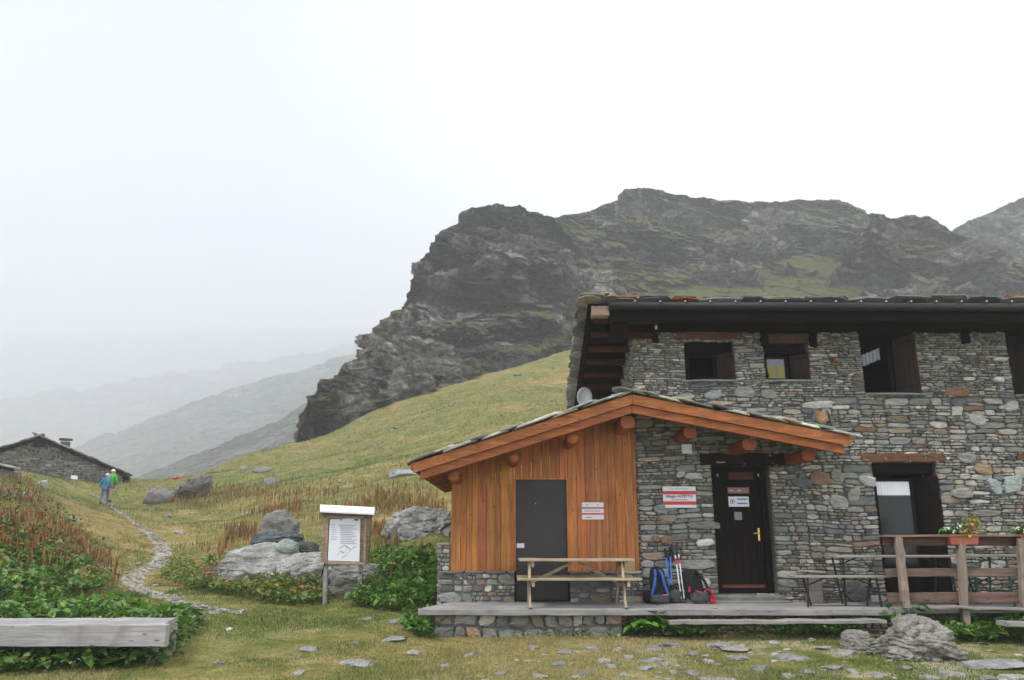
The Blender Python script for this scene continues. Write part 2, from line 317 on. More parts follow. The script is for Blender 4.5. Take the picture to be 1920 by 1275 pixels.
A_ = np.zeros((n_+3, n_+3)); A_[:n_, :n_] = tk(((cw[:, None]-cw[None])**2).sum(-1)) + np.eye(n_)*2e-4; A_[:n_, n_] = 1; A_[:n_, n_+1:] = cw; A_[n_, :n_] = 1; A_[n_+1:, :n_] = cw.T
W_ = np.linalg.solve(A_, np.concatenate([ctl[:, 2], np.zeros(3)]))
# crest distance by azimuth (tan of x/y)
CR = np.array([(tofrom(*q)[0]/q[2], q[2]) for q in [(-700,850,58),(-300,860,58),(0,885,56),(245,905,54),(330,893,55),(400,872,58),(500,845,62),(600,817,68),(720,765,75),(830,722,82),(960,690,88),(1090,655,95),(1500,600,105),(2400,600,110)]])
def crest(x, y): return np.interp(x/np.maximum(y, .1), CR[:, 0], CR[:, 1])
def tz0(x, y):
    q = wp(x, y); z = np.full(len(q), W_[n_])+q@W_[n_+1:]
    for i in range(n_): z = z+W_[i]*tk((q[:, 0]-cw[i, 0])**2+(q[:, 1]-cw[i, 1])**2)
    return z
def gz(x, y):
    x = np.atleast_1d(np.asarray(x, float)).ravel(); y = np.atleast_1d(np.asarray(y, float)).ravel()
    yc = crest(x, y); ye = np.minimum(y, yc); k = ye/np.maximum(y, .1); k = np.where(y > 1, k, 1); z = tz0(x*k, np.where(y > 1, ye, y))
    ov = np.maximum(y-yc, 0); lf = np.clip((.12-x/np.maximum(y, 1))*4, 0, 1); z = z - lf*np.minimum(ov*.45, 45) - (1-lf)*np.minimum(ov*.05, 5)
    r = np.sqrt(x*x+y*y); p = np.stack([x, y, x*0], -1); s = np.clip((r-8)/30, 0, 1)
    flat = np.clip((13.5-y)/2, 0, 1)*np.clip((x+2.5)/1.5, 0, 1)
    z = z + fbm(p*.9, 4, 3)*(.035+.06*s)*(1-.6*flat) + fbm(p*.16, 3, 9)*(.55*s) + fbm(p*4, 2, 5)*.012
    return z
def gz1(x, y): return float(gz(x, y)[0])
def hit(u, v, ymin=8, ymax=105):
    u = np.atleast_1d(np.asarray(u, float)); v = np.atleast_1d(np.asarray(v, float)); dx, dy, dz = ray(u, v)
    Ys = np.geomspace(ymin, ymax, 150); X = (dx/dy)[:, None]*Ys; Z = EYE+(dz/dy)[:, None]*Ys; G = gz(X.ravel(), np.broadcast_to(Ys, X.shape).ravel()).reshape(X.shape)
    below = Z < G; i = np.argmax(below, 1); ok = below.any(1) & (i > 0); i = np.maximum(i, 1); r = np.arange(len(u))
    a = Z[r, i-1]-G[r, i-1]; b = G[r, i]-Z[r, i]; t = a/(a+b+1e-9); Y = Ys[i-1]*(1-t)+Ys[i]*t; X = dx/dy*Y
    return np.stack([X, Y, gz(X, Y)], -1), ok
def hit1(u, v, **k): p, ok = hit(u, v, **k); return p[0]
th = np.concatenate([np.linspace(-100, -44, 40)[:-1], np.linspace(-44, 44, 760), np.linspace(44, 100, 40)[1:]])*math.pi/180
rr_ = np.concatenate([np.geomspace(.6, 8, 30)[:-1], np.geomspace(8, 130, 430), np.geomspace(130, 6000, 40)[1:]])
T_, R_ = np.meshgrid(th, rr_); gx = (np.sin(T_)*R_).ravel(); gy = (np.cos(T_)*R_).ravel(); gzz = gz(gx, gy)
far = R_.ravel() > 130; gzz = np.where(far, np.minimum(gzz, 5)-np.clip((R_.ravel()-130)*.05, 0, 40), gzz)
nr, nc = T_.shape; ii = np.arange(nr*nc).reshape(nr, nc); gf = np.stack([ii[:-1, :-1], ii[:-1, 1:], ii[1:, 1:], ii[1:, :-1]], -1).reshape(-1, 4)
# large patches of lusher and drier turf
pp = np.stack([gx, gy, gx*0], -1); dry = np.clip(fbm(pp*.25, 4, 41)*2.4+.1, 0, 1)[:, None]; lush = np.clip(fbm(pp*.13, 4, 77)*2, 0, 1)[:, None]
soil = np.clip(fbm(pp*1.6, 4, 131)*2.2+.15, 0, 1)[:, None]*np.clip((gx-.2)/1.5, 0, 1)[:, None]*np.clip((11.9-gy)/.8, 0, 1)[:, None]
gc = np.ones((len(gx), 3)); gc = gc*(1-dry)+np.array([1.42, 1.14, 1.35])*dry; gc = gc*(1-lush*.5)+np.array([.72, .95, .8])*lush*.5; gc = gc*(1-soil)+np.array([1.9, 1.75, 3.2])*soil
go = link('ground', mkmesh('ground', np.stack([gx, gy, gzz], -1), gf[:, ::-1].copy(), gc, True), 'ground'); tag(go, 'alpine meadow rising from the hut to the hillside', 'ground', kind='structure')
# path
pts = np.array([(455,1152,5),(425,1147,12),(390,1141,20),(355,1133,28),(325,1124,36),(300,1118,44),(258,1104,58),(243,1090,60),(262,1074,44),(290,1062,42),(305,1046,46),(308,1030,40),(292,1012,30),(272,995,24),(252,980,18),(232,965,14),(212,953,12),(200,944,11),(190,934,9),(170,925,8)])
tt = np.linspace(0, len(pts)-1, 260); pu = np.interp(tt, range(len(pts)), pts[:, 0]); pv = np.interp(tt, range(len(pts)), pts[:, 1]); pw = np.interp(tt, range(len(pts)), pts[:, 2])
k_ = np.ones(13)/13; pu[6:-6] = np.convolve(pu, k_, 'valid'); pv[6:-6] = np.convolve(pv, k_, 'valid')
hp, ok = hit(pu, pv); wm = .95*pw/2/F*hp[:, 1]; d = np.gradient(hp[:, :2], axis=0); d /= np.linalg.norm(d, axis=1)[:, None]+1e-9; nrm = np.stack([-d[:, 1], d[:, 0]], -1)
V = []; m = 8; PATHC = hp
for k in range(m+1):
    s = (k/m*2-1); ed = 1+.35*fbm(np.stack([hp[:, 0]*3, hp[:, 1]*3, hp[:, 0]*0+k//5], -1), 3, 8); q = hp[:, :2]+nrm*(wm*s*ed)[:, None]
    V.append(np.column_stack([q, gz(q[:, 0], q[:, 1])+.018-.05*abs(s)**3]))
V = np.stack(V, 1).reshape(-1, 3); ii = np.arange(len(V)).reshape(-1, m+1); pf = np.stack([ii[:-1, :-1], ii[:-1, 1:], ii[1:, 1:], ii[1:, :-1]], -1).reshape(-1, 4)
tag(link('path', mkmesh('path', V, pf, None, True), 'path'), 'narrow stony footpath winding up to the far hut', 'path', kind='structure')
# ------------------------------------------------------------ mountains
def inpoly(u, v, poly):
    r = np.zeros(u.shape, bool); n = len(poly)
    for i in range(n):
        (x0, y0), (x1, y1) = poly[i], poly[(i+1) % n]
        if y0 == y1: continue
        c = ((v < y0) != (v < y1)) & (u < (x1-x0)*(v-y0)/(y1-y0)+x0); r ^= c
    return r
def relief(name, mat, top, bot, Dt, Db, nu, nv, prof, amp, patches=(), seed=1, jag=6, tones=(), gv=.45, gb=.20, label='', ter=0, blk_=0, flat=False, fs=1, tsc=12, strata=(.6, .8), rocky=()):
    top = np.array(top, float); bot = np.array(bot, float); us = np.linspace(top[0, 0], top[-1, 0], nu)
    tv = np.interp(us, top[:, 0], top[:, 1]); bv = np.interp(us, bot[:, 0], bot[:, 1])
    q = np.stack([us*.02, us*0, us*0], -1); tv = tv - jag*1.4*fbm(q*2, 6, seed+50, .66)
    s = np.linspace(0, 1, nv); U = np.tile(us, (nv, 1)); Vv = bv[None]*(1-s[:, None])+tv[None]*s[:, None]; g = prof(s)[:, None]
    dt = np.interp(us, [a for a, b in Dt], [b for a, b in Dt]); db = np.interp(us, [a for a, b in Db], [b for a, b in Db]); D = db[None]*(1-g)+dt[None]*g
    dx, dy, dz = ray(U, Vv); sc = D/dy; X, Y, Z = dx*sc, D, EYE+dz*sc
    p = np.stack([X.ravel(), Y.ravel(), Z.ravel()], -1)*fs; a, b = strata
    pd = np.stack([p[:, 0]*a+p[:, 2]*.15, p[:, 1]*a, p[:, 2]*b-p[:, 0]*.12*b], -1)
    nz = amp[0]*fbm(p*.035, 3, seed)+amp[1]*fbm(pd*.11, 4, seed+1, .55, True)+amp[2]*fbm(pd*.45, 4, seed+2, .6, True)
    pb = np.stack([p[:, 0]*.055, p[:, 1]*.055, p[:, 2]*.018], -1); nz = nz + amp[1]*.9*fbm(pb, 3, seed+31, .5, True); st_ = fbm(pd*.075, 3, seed+41)*5; nz = nz + amp[2]*1.1*np.tanh(3*(st_-np.round(st_)))
    if blk_:
        pw_ = np.stack([p[:, 0]+2.2*fbm(p*.12, 2, seed+51), p[:, 1], p[:, 2]+2.2*fbm(p*.12, 2, seed+52)+.45*p[:, 0]], -1)
        for cs_, am in ((24., 8.0), (9.0, 4.2), (3.4, 1.7), (1.3, .6)):
            d1, d2, va, vb = worley(pw_/np.array([cs_*1.3, cs_*1.3, cs_*.85]), seed+60+int(cs_)); fr_ = pw_[:, 2]/(cs_*.85); nz = nz + blk_*am*((va-.5)*2+(vb-.5)*1.2*(fr_-np.floor(fr_)-.5)) + blk_*am*.5*np.clip(.12-(d2-d1), 0, 1)/.12*.8
    if ter:
        h = p[:, 2]/tsc+.9*fbm(p*.03, 3, seed+3)+p[:, 0]*.012; fr = h-np.floor(h); nz = nz+ter*(np.clip((fr-.62)/.38, 0, 1)**1.0-fr)
    edge = (1-np.clip((s-.965)/.035, 0, 1)*.6)[:, None]*np.clip(s/.02, .3, 1)[:, None]; nz = nz.reshape(D.shape)*edge
    mask = np.zeros(U.shape)
    wob = fbm(np.stack([U.ravel()*.02, Vv.ravel()*.03, U.ravel()*0], -1), 4, seed+9).reshape(U.shape)
    for poly, wgt in patches: mask = np.where(inpoly(U+wob*28, Vv+wob[::-1]*18, poly), wgt, mask)
    k = np.clip(1-np.maximum(mask, 0)*1.1, .12, 1); Y2 = Y+nz*k; sc2 = Y2/dy; X2 = dx*sc2+((2.6*fbm(p*.16, 4, seed+81, .6)+.8*fbm(p*.7, 3, seed+83)).reshape(D.shape)*(1 if blk_ else 0)); Z2 = EYE+dz*sc2
    Z2 = Z2 + (fbm(p*.5, 3, seed+7)*.7*amp[2]/2).reshape(D.shape)*edge
    ex = []
    for dd, dr in ((6, 2), (25, 15), (70, 60)): ex.append(np.stack([X2[-1]*(1+dd/Y2[-1]), Y2[-1]+dd, Z2[-1]-dr+0*X2[-1]], -1))
    V = np.concatenate([np.stack([X2, Y2, Z2], -1), np.stack(ex)], 0); nr, nc = V.shape[:2]; ii = np.arange(nr*nc).reshape(nr, nc)
    SURF[name] = (U, Vv, np.stack([X2, Y2, Z2], -1)); f = np.stack([ii[:-1, :-1], ii[:-1, 1:], ii[1:, 1:], ii[1:, :-1]], -1).reshape(-1, 4); c = np.zeros((nr*nc, 3)); mask = mask+gv*2.1*fbm(p*np.array([.06, .06, .10]), 5, seed+71, .6).reshape(D.shape)*(np.abs(mask) < .3)
    mask = mask+gb
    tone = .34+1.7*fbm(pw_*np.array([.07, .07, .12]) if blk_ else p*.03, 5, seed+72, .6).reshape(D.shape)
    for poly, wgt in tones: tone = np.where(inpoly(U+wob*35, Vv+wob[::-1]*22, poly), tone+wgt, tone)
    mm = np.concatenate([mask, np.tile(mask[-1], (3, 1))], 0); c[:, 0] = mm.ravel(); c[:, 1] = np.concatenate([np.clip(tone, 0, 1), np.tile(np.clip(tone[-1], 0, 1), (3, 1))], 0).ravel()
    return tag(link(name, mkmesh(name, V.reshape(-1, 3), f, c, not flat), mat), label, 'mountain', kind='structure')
SURF = {}
topA = [(574,830),(583,800),(588,722),(640,700),(645,682),(672,668),(690,662),(682,648),(700,610),(730,588),(762,568),(768,525),(790,490),(800,478),(805,468),(830,440),(856,418),(866,395),(880,389),(930,383),(990,390),(1040,408),(1065,440),(1100,480),(1160,520),(1200,560),(1260,600),(1400,640)]
botA = [(574,845),(590,828),(640,806),(720,772),(830,728),(960,696),(1090,662),(1200,645),(1400,660)]
relief('cliff', 'cliff_rock', topA, botA, [(574,78),(680,100),(860,128),(940,132),(1060,134),(1200,132),(1400,130)], [(574,66),(720,74),(830,81),(960,87),(1090,94),(1400,100)], 1000, 520,
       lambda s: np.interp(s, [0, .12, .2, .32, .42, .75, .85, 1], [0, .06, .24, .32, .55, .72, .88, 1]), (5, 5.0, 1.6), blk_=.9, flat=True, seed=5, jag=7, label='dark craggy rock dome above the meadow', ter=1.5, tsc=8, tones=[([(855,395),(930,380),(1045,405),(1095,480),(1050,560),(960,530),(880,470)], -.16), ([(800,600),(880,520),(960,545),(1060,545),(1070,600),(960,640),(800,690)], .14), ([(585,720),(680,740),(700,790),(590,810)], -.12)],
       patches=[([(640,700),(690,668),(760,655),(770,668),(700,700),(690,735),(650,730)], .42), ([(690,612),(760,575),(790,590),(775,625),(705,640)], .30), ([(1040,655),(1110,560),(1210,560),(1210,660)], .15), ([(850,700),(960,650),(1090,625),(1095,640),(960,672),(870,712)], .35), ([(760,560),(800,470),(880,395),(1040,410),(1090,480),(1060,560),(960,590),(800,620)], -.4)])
topB = [(900,470),(1000,425),(1040,408),(1090,398),(1150,376),(1165,358),(1215,351),(1270,365),(1350,375),(1450,382),(1500,374),(1515,378),(1570,372),(1610,388),(1640,408),(1760,430),(1900,480),(2200,520),(2500,560)]
botB = [(900,640),(1090,640),(1400,610),(2500,610)]
relief('mountain_ridge', 'ridge_rock', topB, botB, [(900,150),(1040,160),(1215,185),(1570,200),(1900,180),(2500,180)], [(900,120),(1200,118),(1500,112),(2500,120)], 1100, 380,
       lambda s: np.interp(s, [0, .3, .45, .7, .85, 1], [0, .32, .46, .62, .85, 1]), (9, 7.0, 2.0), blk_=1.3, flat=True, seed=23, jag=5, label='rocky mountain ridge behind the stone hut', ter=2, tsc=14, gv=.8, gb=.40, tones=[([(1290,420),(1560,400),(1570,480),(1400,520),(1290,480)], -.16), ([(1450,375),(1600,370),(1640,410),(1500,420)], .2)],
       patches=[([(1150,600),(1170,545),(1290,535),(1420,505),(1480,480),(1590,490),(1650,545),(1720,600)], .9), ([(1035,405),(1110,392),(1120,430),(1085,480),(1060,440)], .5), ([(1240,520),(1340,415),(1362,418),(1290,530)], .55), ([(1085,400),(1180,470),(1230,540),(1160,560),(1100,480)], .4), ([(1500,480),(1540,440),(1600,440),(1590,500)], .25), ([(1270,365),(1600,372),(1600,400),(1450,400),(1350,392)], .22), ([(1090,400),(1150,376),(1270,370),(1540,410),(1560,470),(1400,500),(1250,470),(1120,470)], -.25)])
topC = [(1470,610),(1540,548),(1575,505),(1592,465),(1615,440),(1625,402),(1650,402),(1665,408),(1700,405),(1745,407),(1775,425),(1810,450),(1850,490),(1885,530),(1920,575),(1980,620)]
relief('rock_knoll', 'cliff_rock', topC, [(1470,625),(1980,622)], [(1560,135),(1700,165),(1980,140)], [(1560,118),(1980,112)], 420, 280,
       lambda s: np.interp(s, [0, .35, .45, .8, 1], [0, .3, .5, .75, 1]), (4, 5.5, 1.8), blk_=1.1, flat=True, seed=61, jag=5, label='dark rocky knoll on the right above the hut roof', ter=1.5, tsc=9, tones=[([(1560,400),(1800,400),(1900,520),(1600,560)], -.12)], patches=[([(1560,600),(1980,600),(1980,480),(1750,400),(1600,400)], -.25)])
relief('distant_ridge', 'ridge_rock', [(1700,500),(1790,430),(1810,420),(1850,400),(1920,368),(2000,330),(2300,300),(2700,420)], [(1700,620),(2700,620)], [(1700,240),(1920,260),(2700,260)], [(1700,200),(2700,200)], 420, 200,
       lambda s: s, (12, 7, 3), seed=81, jag=5, label='hazy rocky slope at the far right edge', ter=4, tsc=20, patches=[([(1790,440),(1850,440),(1930,560),(1800,560)], .35)])
# broken crags standing out of the slopes
bmc = bmesh.new(); bmesh.ops.create_icosphere(bmc, subdivisions=5, radius=1); bmc.verts.ensure_lookup_table(); cv = np.array([x.co[:] for x in bmc.verts]); cf = np.array([[x.index for x in q.verts] for q in bmc.faces]); bmc.free()
PROTO = []
for s in range(9):
    rng = np.random.default_rng(s+40); p = np.sign(cv)*np.abs(cv)**.85
    for i in range(16): n_v = rng.normal(size=3)*np.array([1, 1, .6]); n_v /= np.linalg.norm(n_v); p = p-np.maximum(p@n_v-rng.uniform(.45, .9), 0)[:, None]*n_v
    wv = cv*1.0+.3*fbm(cv*2+s, 3, s)[:, None]
    for cs_, am in ((1.4, .22), (3.2, .12), (7.5, .05)):
        d1, d2, va, vb = worley(wv*np.array([1, 1, 1.9])*cs_+s*3, s+5); p = p*(1+am*((va-.5)*2)-am*.8*np.clip(1-(d2-d1)/.12, 0, 1))[:, None]
    PROTO.append(p)
def crags(parent, polys, n, size, seed, tone=.36, flat=.6, gm=0):
    U, Vv, S = SURF[parent]; rng = np.random.default_rng(seed); VV = []; FF = []; CC = []; k0 = 0; per = [max(1, round(n*w_)) for _, w_ in polys]
    for (poly, w_), cnt in zip(polys, per):
        idx = np.argwhere(inpoly(U, Vv, poly)); 
        if not len(idx): continue
        for j in idx[rng.integers(0, len(idx), cnt)]:
            c = S[j[0], j[1]]; up_ = np.clip((len(S)-j[0])/len(S)/.22, .30, 1); r = size*rng.lognormal(0, .4)*up_; a = rng.uniform(0, 6.28); p = PROTO[rng.integers(len(PROTO))]*np.array([1.25, 1.0, flat])*r; cs, sn = math.cos(a), math.sin(a)
            p = np.stack([p[:, 0]*cs-p[:, 1]*sn, p[:, 0]*sn+p[:, 1]*cs, p[:, 2]], -1); p[:, 2] += p[:, 0]*rng.uniform(-.35, .1); p = p+c+np.array([0, r*.28, -r*flat*.3])
            VV.append(p); FF.append(cf+k0); k0 += len(cv); CC.append(np.tile([gm+rng.uniform(-.1, .08), np.clip(tone+rng.normal(0, .09), .1, .8), 0], (len(cv), 1)))
    po = bpy.data.objects[parent]; o = link('crag', mkmesh('crag', np.vstack(VV), np.vstack(FF), np.vstack(CC)), po.data.materials[0].name, po); o['kind'] = 'stuff'
crags('cliff', [([(640,740),(680,735),(700,775),(650,785)], .06), ([(690,665),(800,640),(960,650),(1090,630),(1090,670),(960,700),(830,735),(720,770)], .34), ([(700,620),(770,560),(800,600),(790,650),(700,660)], .12), ([(770,540),(860,400),(930,388),(1040,412),(1090,485),(1000,520),(900,500),(830,560)], .30), ([(1060,470),(1160,530),(1200,600),(1080,620)], .14)], 110, 2.7, 1, .44)
crags('mountain_ridge', [([(1110,405),(1215,372),(1300,385),(1290,440),(1130,470)], .16), ([(1290,410),(1560,405),(1580,470),(1400,490),(1300,470)], .36), ([(1180,470),(1420,480),(1400,530),(1190,540)], .24), ([(1480,375),(1640,400),(1620,440),(1500,400)], .10), ([(1190,500),(1700,500),(1700,560),(1190,555)], .06)], 95, 3.6, 2, .44, gm=.05)
crags('rock_knoll', [([(1570,560),(1600,450),(1640,405),(1760,415),(1850,490),(1940,590),(1600,600)], 1)], 60, 3.2, 3, .36)
crags('distant_ridge', [([(1800,440),(1850,400),(1920,370),(2200,330),(2200,560),(1850,540)], 1)], 40, 5, 4, .45)
# far valley side fading into cloud
relief('far_mountainside', 'far_rock', [(-900,615),(0,625),(300,620),(600,615),(900,615),(1100,640)], [(-900,935),(0,935),(250,925),(400,905),(600,860),(1100,860)], [(-900,2950),(1100,2850)], [(-900,1900),(1100,1900)], 520, 330,
       lambda s: .01+.99*s**2.0, (26, 20, 8), blk_=2.4, flat=True, fs=.28, seed=101, jag=0, label='scree mountainside fading into low cloud', ter=0, strata=(.3, .3), patches=[([(240,900),(330,850),(480,760),(560,750),(500,800),(400,860),(300,905)], .3), ([(0,900),(0,700),(200,700),(150,830)], .15)])
relief('far_spur', 'far_rock', [(120,925),(200,912),(262,893),(330,866),(420,832),(520,788),(600,738),(700,690),(800,650)], [(120,950),(800,900)], [(120,420),(800,520)], [(120,330),(800,320)], 420, 170,
       lambda s: s, (8, 7, 3), fs=.6, blk_=1.5, flat=True, seed=111, jag=5, gb=.3, gv=.8, label='nearest rocky spur dropping from the cliff into the misty valley', patches=[([(250,900),(420,850),(560,790),(600,800),(420,880),(250,930)], .45)])
relief('far_spur', 'far_rock', [(-900,960),(-300,915),(0,872),(110,846),(240,803),(370,752),(500,712),(620,676),(780,640)], [(-900,990),(780,900)], [(-900,900),(780,1000)], [(-900,640),(780,640)], 460, 190,
       lambda s: s, (16, 14, 5), fs=.35, blk_=2.5, flat=True, seed=121, jag=9, gb=.25, gv=.8, label='second spur of the misty valley side, half faded', patches=[([(0,900),(240,810),(300,830),(60,920)], .35)])
relief('far_spur', 'far_rock', [(-900,840),(-300,792),(0,752),(200,722),(400,690),(640,650),(900,620)], [(-900,960),(900,860)], [(-900,1700),(900,1800)], [(-900,1200),(900,1200)], 420, 170,
       lambda s: s, (30, 24, 8), fs=.2, blk_=4, flat=True, seed=131, jag=12, gb=.2, gv=.8, label='third and faintest spur dissolving into the cloud')
# haze
hz = MB(); hz.box(-3200, 3200, -60, 3300, -60, 800); ho = hz.build('haze', 'black'); 
hm = bpy.data.materials.new('haze'); hm.use_nodes = True; ht = hm.node_tree; ht.nodes.clear(); oo = ht.nodes.new('ShaderNodeOutputMaterial'); pv_ = ht.nodes.new('ShaderNodeVolumePrincipled')
pv_.inputs['Color'].default_value = (.97, .976, 1, 1); pv_.inputs['Density'].default_value = .0011; pv_.inputs['Anisotropy'].default_value = 0; ht.links.new(pv_.outputs[0], oo.inputs['Volume'])
ho.data.materials.clear(); ho.data.materials.append(hm); tag(ho, 'thin mountain mist over the valley', 'haze', kind='stuff')
# ------------------------------------------------------------ masonry
PAL = [((.255,.255,.235), 5), ((.20,.215,.20), 5), ((.33,.33,.30), 4.5), ((.13,.135,.135), 3), ((.24,.20,.155), 2.2), ((.25,.165,.115), .35), ((.44,.44,.40), 1.3), ((.215,.232,.218), 1.5), ((.32,.29,.24), 1.5)]
def pcol(rng, dark=1.0, warm=1.0):
    wts = np.array([b*(warm if a[0] > a[2]*1.25 else 1) for a, b in PAL]); c = np.array(PAL[rng.choice(len(PAL), p=wts/wts.sum())][0]); return c*np.array([1.14, 1.10, 1.04])*rng.uniform(.62, 1.3)*dark*rng.uniform(.97, 1.03, 3)
def stone(mb, fm, x0, x1, z0, z1, rng, gap=.012, depth=.035, col=None, dark=1.0, warp=None, ex=None, n=11):
    gap *= .75
    w_, h_ = x1-x0, z1-z0; g = min(gap, h_*.16); cx_, cz_ = (x0+x1)/2, (z0+z1)/2; hw, hh = max(w_/2-g/2, .008), max(h_/2-g/2, .006)
    ex = ex or rng.uniform(3.0, 11); t = 2*np.pi*(np.arange(n)+rng.random()+rng.uniform(-.3, .3, n))/n; c, s = np.cos(t), np.sin(t)
    rad = (np.abs(c)**ex+np.abs(s)**ex)**(-1/ex)*rng.uniform(.84, 1.08, n); px, pz = c*rad*hw, s*rad*hh
    px = px+pz*rng.uniform(-.35, .35); pz = pz+px*rng.uniform(-.03, .03)*1.0
    d = depth*rng.uniform(.55, 1.35); tl = rng.uniform(-.25, .25, 2)*d; V = []
    for sc, dd in ((1.0, -.03), (1.0, d*.6), (.93, d*.95), (.6, d*1.05)):
        dj = dd+(tl[0]*px/hw+tl[1]*pz/hh+rng.uniform(-.1, .1, n)*d)*(dd > 0); V.append(np.stack([cx_+px*sc, cz_+pz*sc, dj], -1))
    V.append(np.array([[cx_, cz_, d*rng.uniform(.95, 1.15)]])); V = np.vstack(V)
    if warp is not None: V[:, 1] += warp(V[:, 0], V[:, 1])
    f = [(l*n+k, l*n+(k+1) % n, (l+1)*n+(k+1) % n, (l+1)*n+k) for l in range(3) for k in range(n)]+[(3*n+k, 3*n+(k+1) % n, 4*n) for k in range(n)]
    mb.add(fm(V), f, pcol(rng, dark) if col is None else np.array(col))
def masonry(mb, fm, x0, x1, z0, z1, seed=0, holes=(), clip=None, hm=(.035, .12), asp=(2.2, 6), depth=.035, gap=.012, big=.12, dark=1.0, wamp=.035, courses=(.18, .34), skip=()):
    rng = np.random.default_rng(seed)
    def warp(x, z): p = np.stack([x*.9, z*1.1, x*0+seed], -1); q = np.stack([x*3.1, z*2.6, x*0+seed], -1); return wamp*fbm(p, 2, seed)+wamp*.4*fbm(q, 2, seed+4)
    ed = {z0, z1}; 
    for h in holes: ed.update((min(max(h[2], z0), z1), min(max(h[3], z0), z1)))
    ed = sorted(ed); zs = [z0]
    for a, b in zip(ed[:-1], ed[1:]):
        if b-a < .02: continue
        k = max(1, round((b-a)/rng.uniform(*courses))); cuts = a+(b-a)*(np.arange(1, k)+rng.uniform(-.25, .25, k-1))/k; zs += list(cuts)+[b]
    def rec(a, b, c, d):
        w_, h_ = b-a, d-c; hmx = rng.uniform(*hm)*(2.0 if rng.random() < big else 1)
        if h_ > hmx*1.5 and h_ > .05:
            k = rng.uniform(.3, .7); rec(a, b, c, c+h_*k); rec(a, b, c+h_*k, d)
        elif w_/h_ > rng.uniform(*asp) and w_ > .09:
            k = rng.uniform(.28, .72); rec(a, a+w_*k, c, d); rec(a+w_*k, b, c, d)
        else:
            stone(mb, fm, a, b, c, d, rng, gap, depth, None, dark, warp)
    for a, b in zip(zs[:-1], zs[1:]):
        zm = (a+b)/2; iv = [(x0, x1)]
        if clip: lo, hi = clip(zm); iv = [(max(x0, lo), min(x1, hi))]
        for h in holes:
            if h[2]-1e-4 < zm < h[3]+1e-4:
                nv = []
                for p, q in iv:
                    if h[1] <= p or h[0] >= q: nv.append((p, q)); continue
                    if h[0] > p: nv.append((p, h[0]))
                    if h[1] < q: nv.append((h[1], q))
                iv = nv
        for p, q in iv:
            if q-p < .03: continue
            x = p
            while x < q-.02:
                w_ = rng.uniform(.35, 1.1)
                if q-x-w_ < .25: w_ = q-x
                rec(x, x+w_, a, b); x += w_
    return warp
def front(Y, off=(0, 0, 0)):
    return lambda V: np.stack([V[:, 0], Y-V[:, 2], V[:, 1]], -1)
def left_side(X): return lambda V: np.stack([X-V[:, 2], V[:, 0], V[:, 1]], -1)
def right_side(X): return lambda V: np.stack([X+V[:, 2], V[:, 0], V[:, 1]], -1)
def wall_plane(mb, x0, x1, z0, z1, Y, holes, back, col=(.13, .125, .115)):
    xs = sorted({x0, x1, *[h[0] for h in holes], *[h[1] for h in holes]}); zs = sorted({z0, z1, *[h[2] for h in holes], *[h[3] for h in holes]}); V = {}; vs = []; f = []
    def vi(x, z):
        if (x, z) not in V: V[(x, z)] = len(vs); vs.append((x, Y, z))
        return V[(x, z)]
    for a, b in zip(xs[:-1], xs[1:]):
        for c, d in zip(zs[:-1], zs[1:]):
            if any(h[0] <= (a+b)/2 <= h[1] and h[2] <= (c+d)/2 <= h[3] for h in holes): continue
            f.append((vi(a, c), vi(b, c), vi(b, d), vi(a, d)))
    mb.add(vs, f, col)
    for a, b, c, d in holes:   # reveals
        mb.add([(a, Y, c), (b, Y, c), (b, Y, d), (a, Y, d), (a, Y+back, c), (b, Y+back, c), (b, Y+back, d), (a, Y+back, d)], [(0, 1, 5, 4), (1, 2, 6, 5), (2, 3, 7, 6), (3, 0, 4, 7)], col)
# ------------------------------------------------------------ the stone hut
YW = 12.8; XC = PX(1199, YW, 1000); XR = PX(2250, YW, 900); ZD = PZ(1128, YW); ZT = PZ(597, YW); ZB = .1; YB = YW+6.2
def rect(u0, u1, v0, v1, Y=YW):
    vm = (v0+v1)/2; return (PX(u0, Y, vm), PX(u1, Y, vm), PZ(v1, Y), PZ(v0, Y))
H1 = rect(1284, 1376, 638, 714); H2 = rect(1433, 1516, 640, 714); H3 = rect(1615, 1716, 613, 739); H4 = rect(1891, 1975, 613, 741)
D1 = rect(1340, 1450, 873, 1114); D2 = rect(1648, 1770, 868, 1130); D3 = rect(1945, 2060, 866, 1130)
HOLES = [H1, H2, H3, H4, D1, D2, D3]
hut = thing('stone_hut', 'two storey grey stone hut with dark shutters and slab roof', 'mountain hut', (XC, YW, ZD))
O = hut.location
def mb(): return MB(O)
b = mb(); wall_plane(b, XC+.02, XR, ZB, ZT+.1, YW, HOLES, .45)
Zbk = lambda y: ZT+.1-(y-YW)*math.tan(R(20)); y1 = YB
b.add([(XC+.02, YW, ZB), (XC+.02, y1, ZB), (XC+.02, y1, Zbk(y1)), (XC+.02, YW, ZT+.1), (XR, YW, ZB), (XR, y1, ZB), (XR, y1, Zbk(y1)), (XR, YW, ZT+.1)], [(0, 1, 2, 3), (4, 7, 6, 5), (1, 5, 6, 2)], (.13, .125, .115))
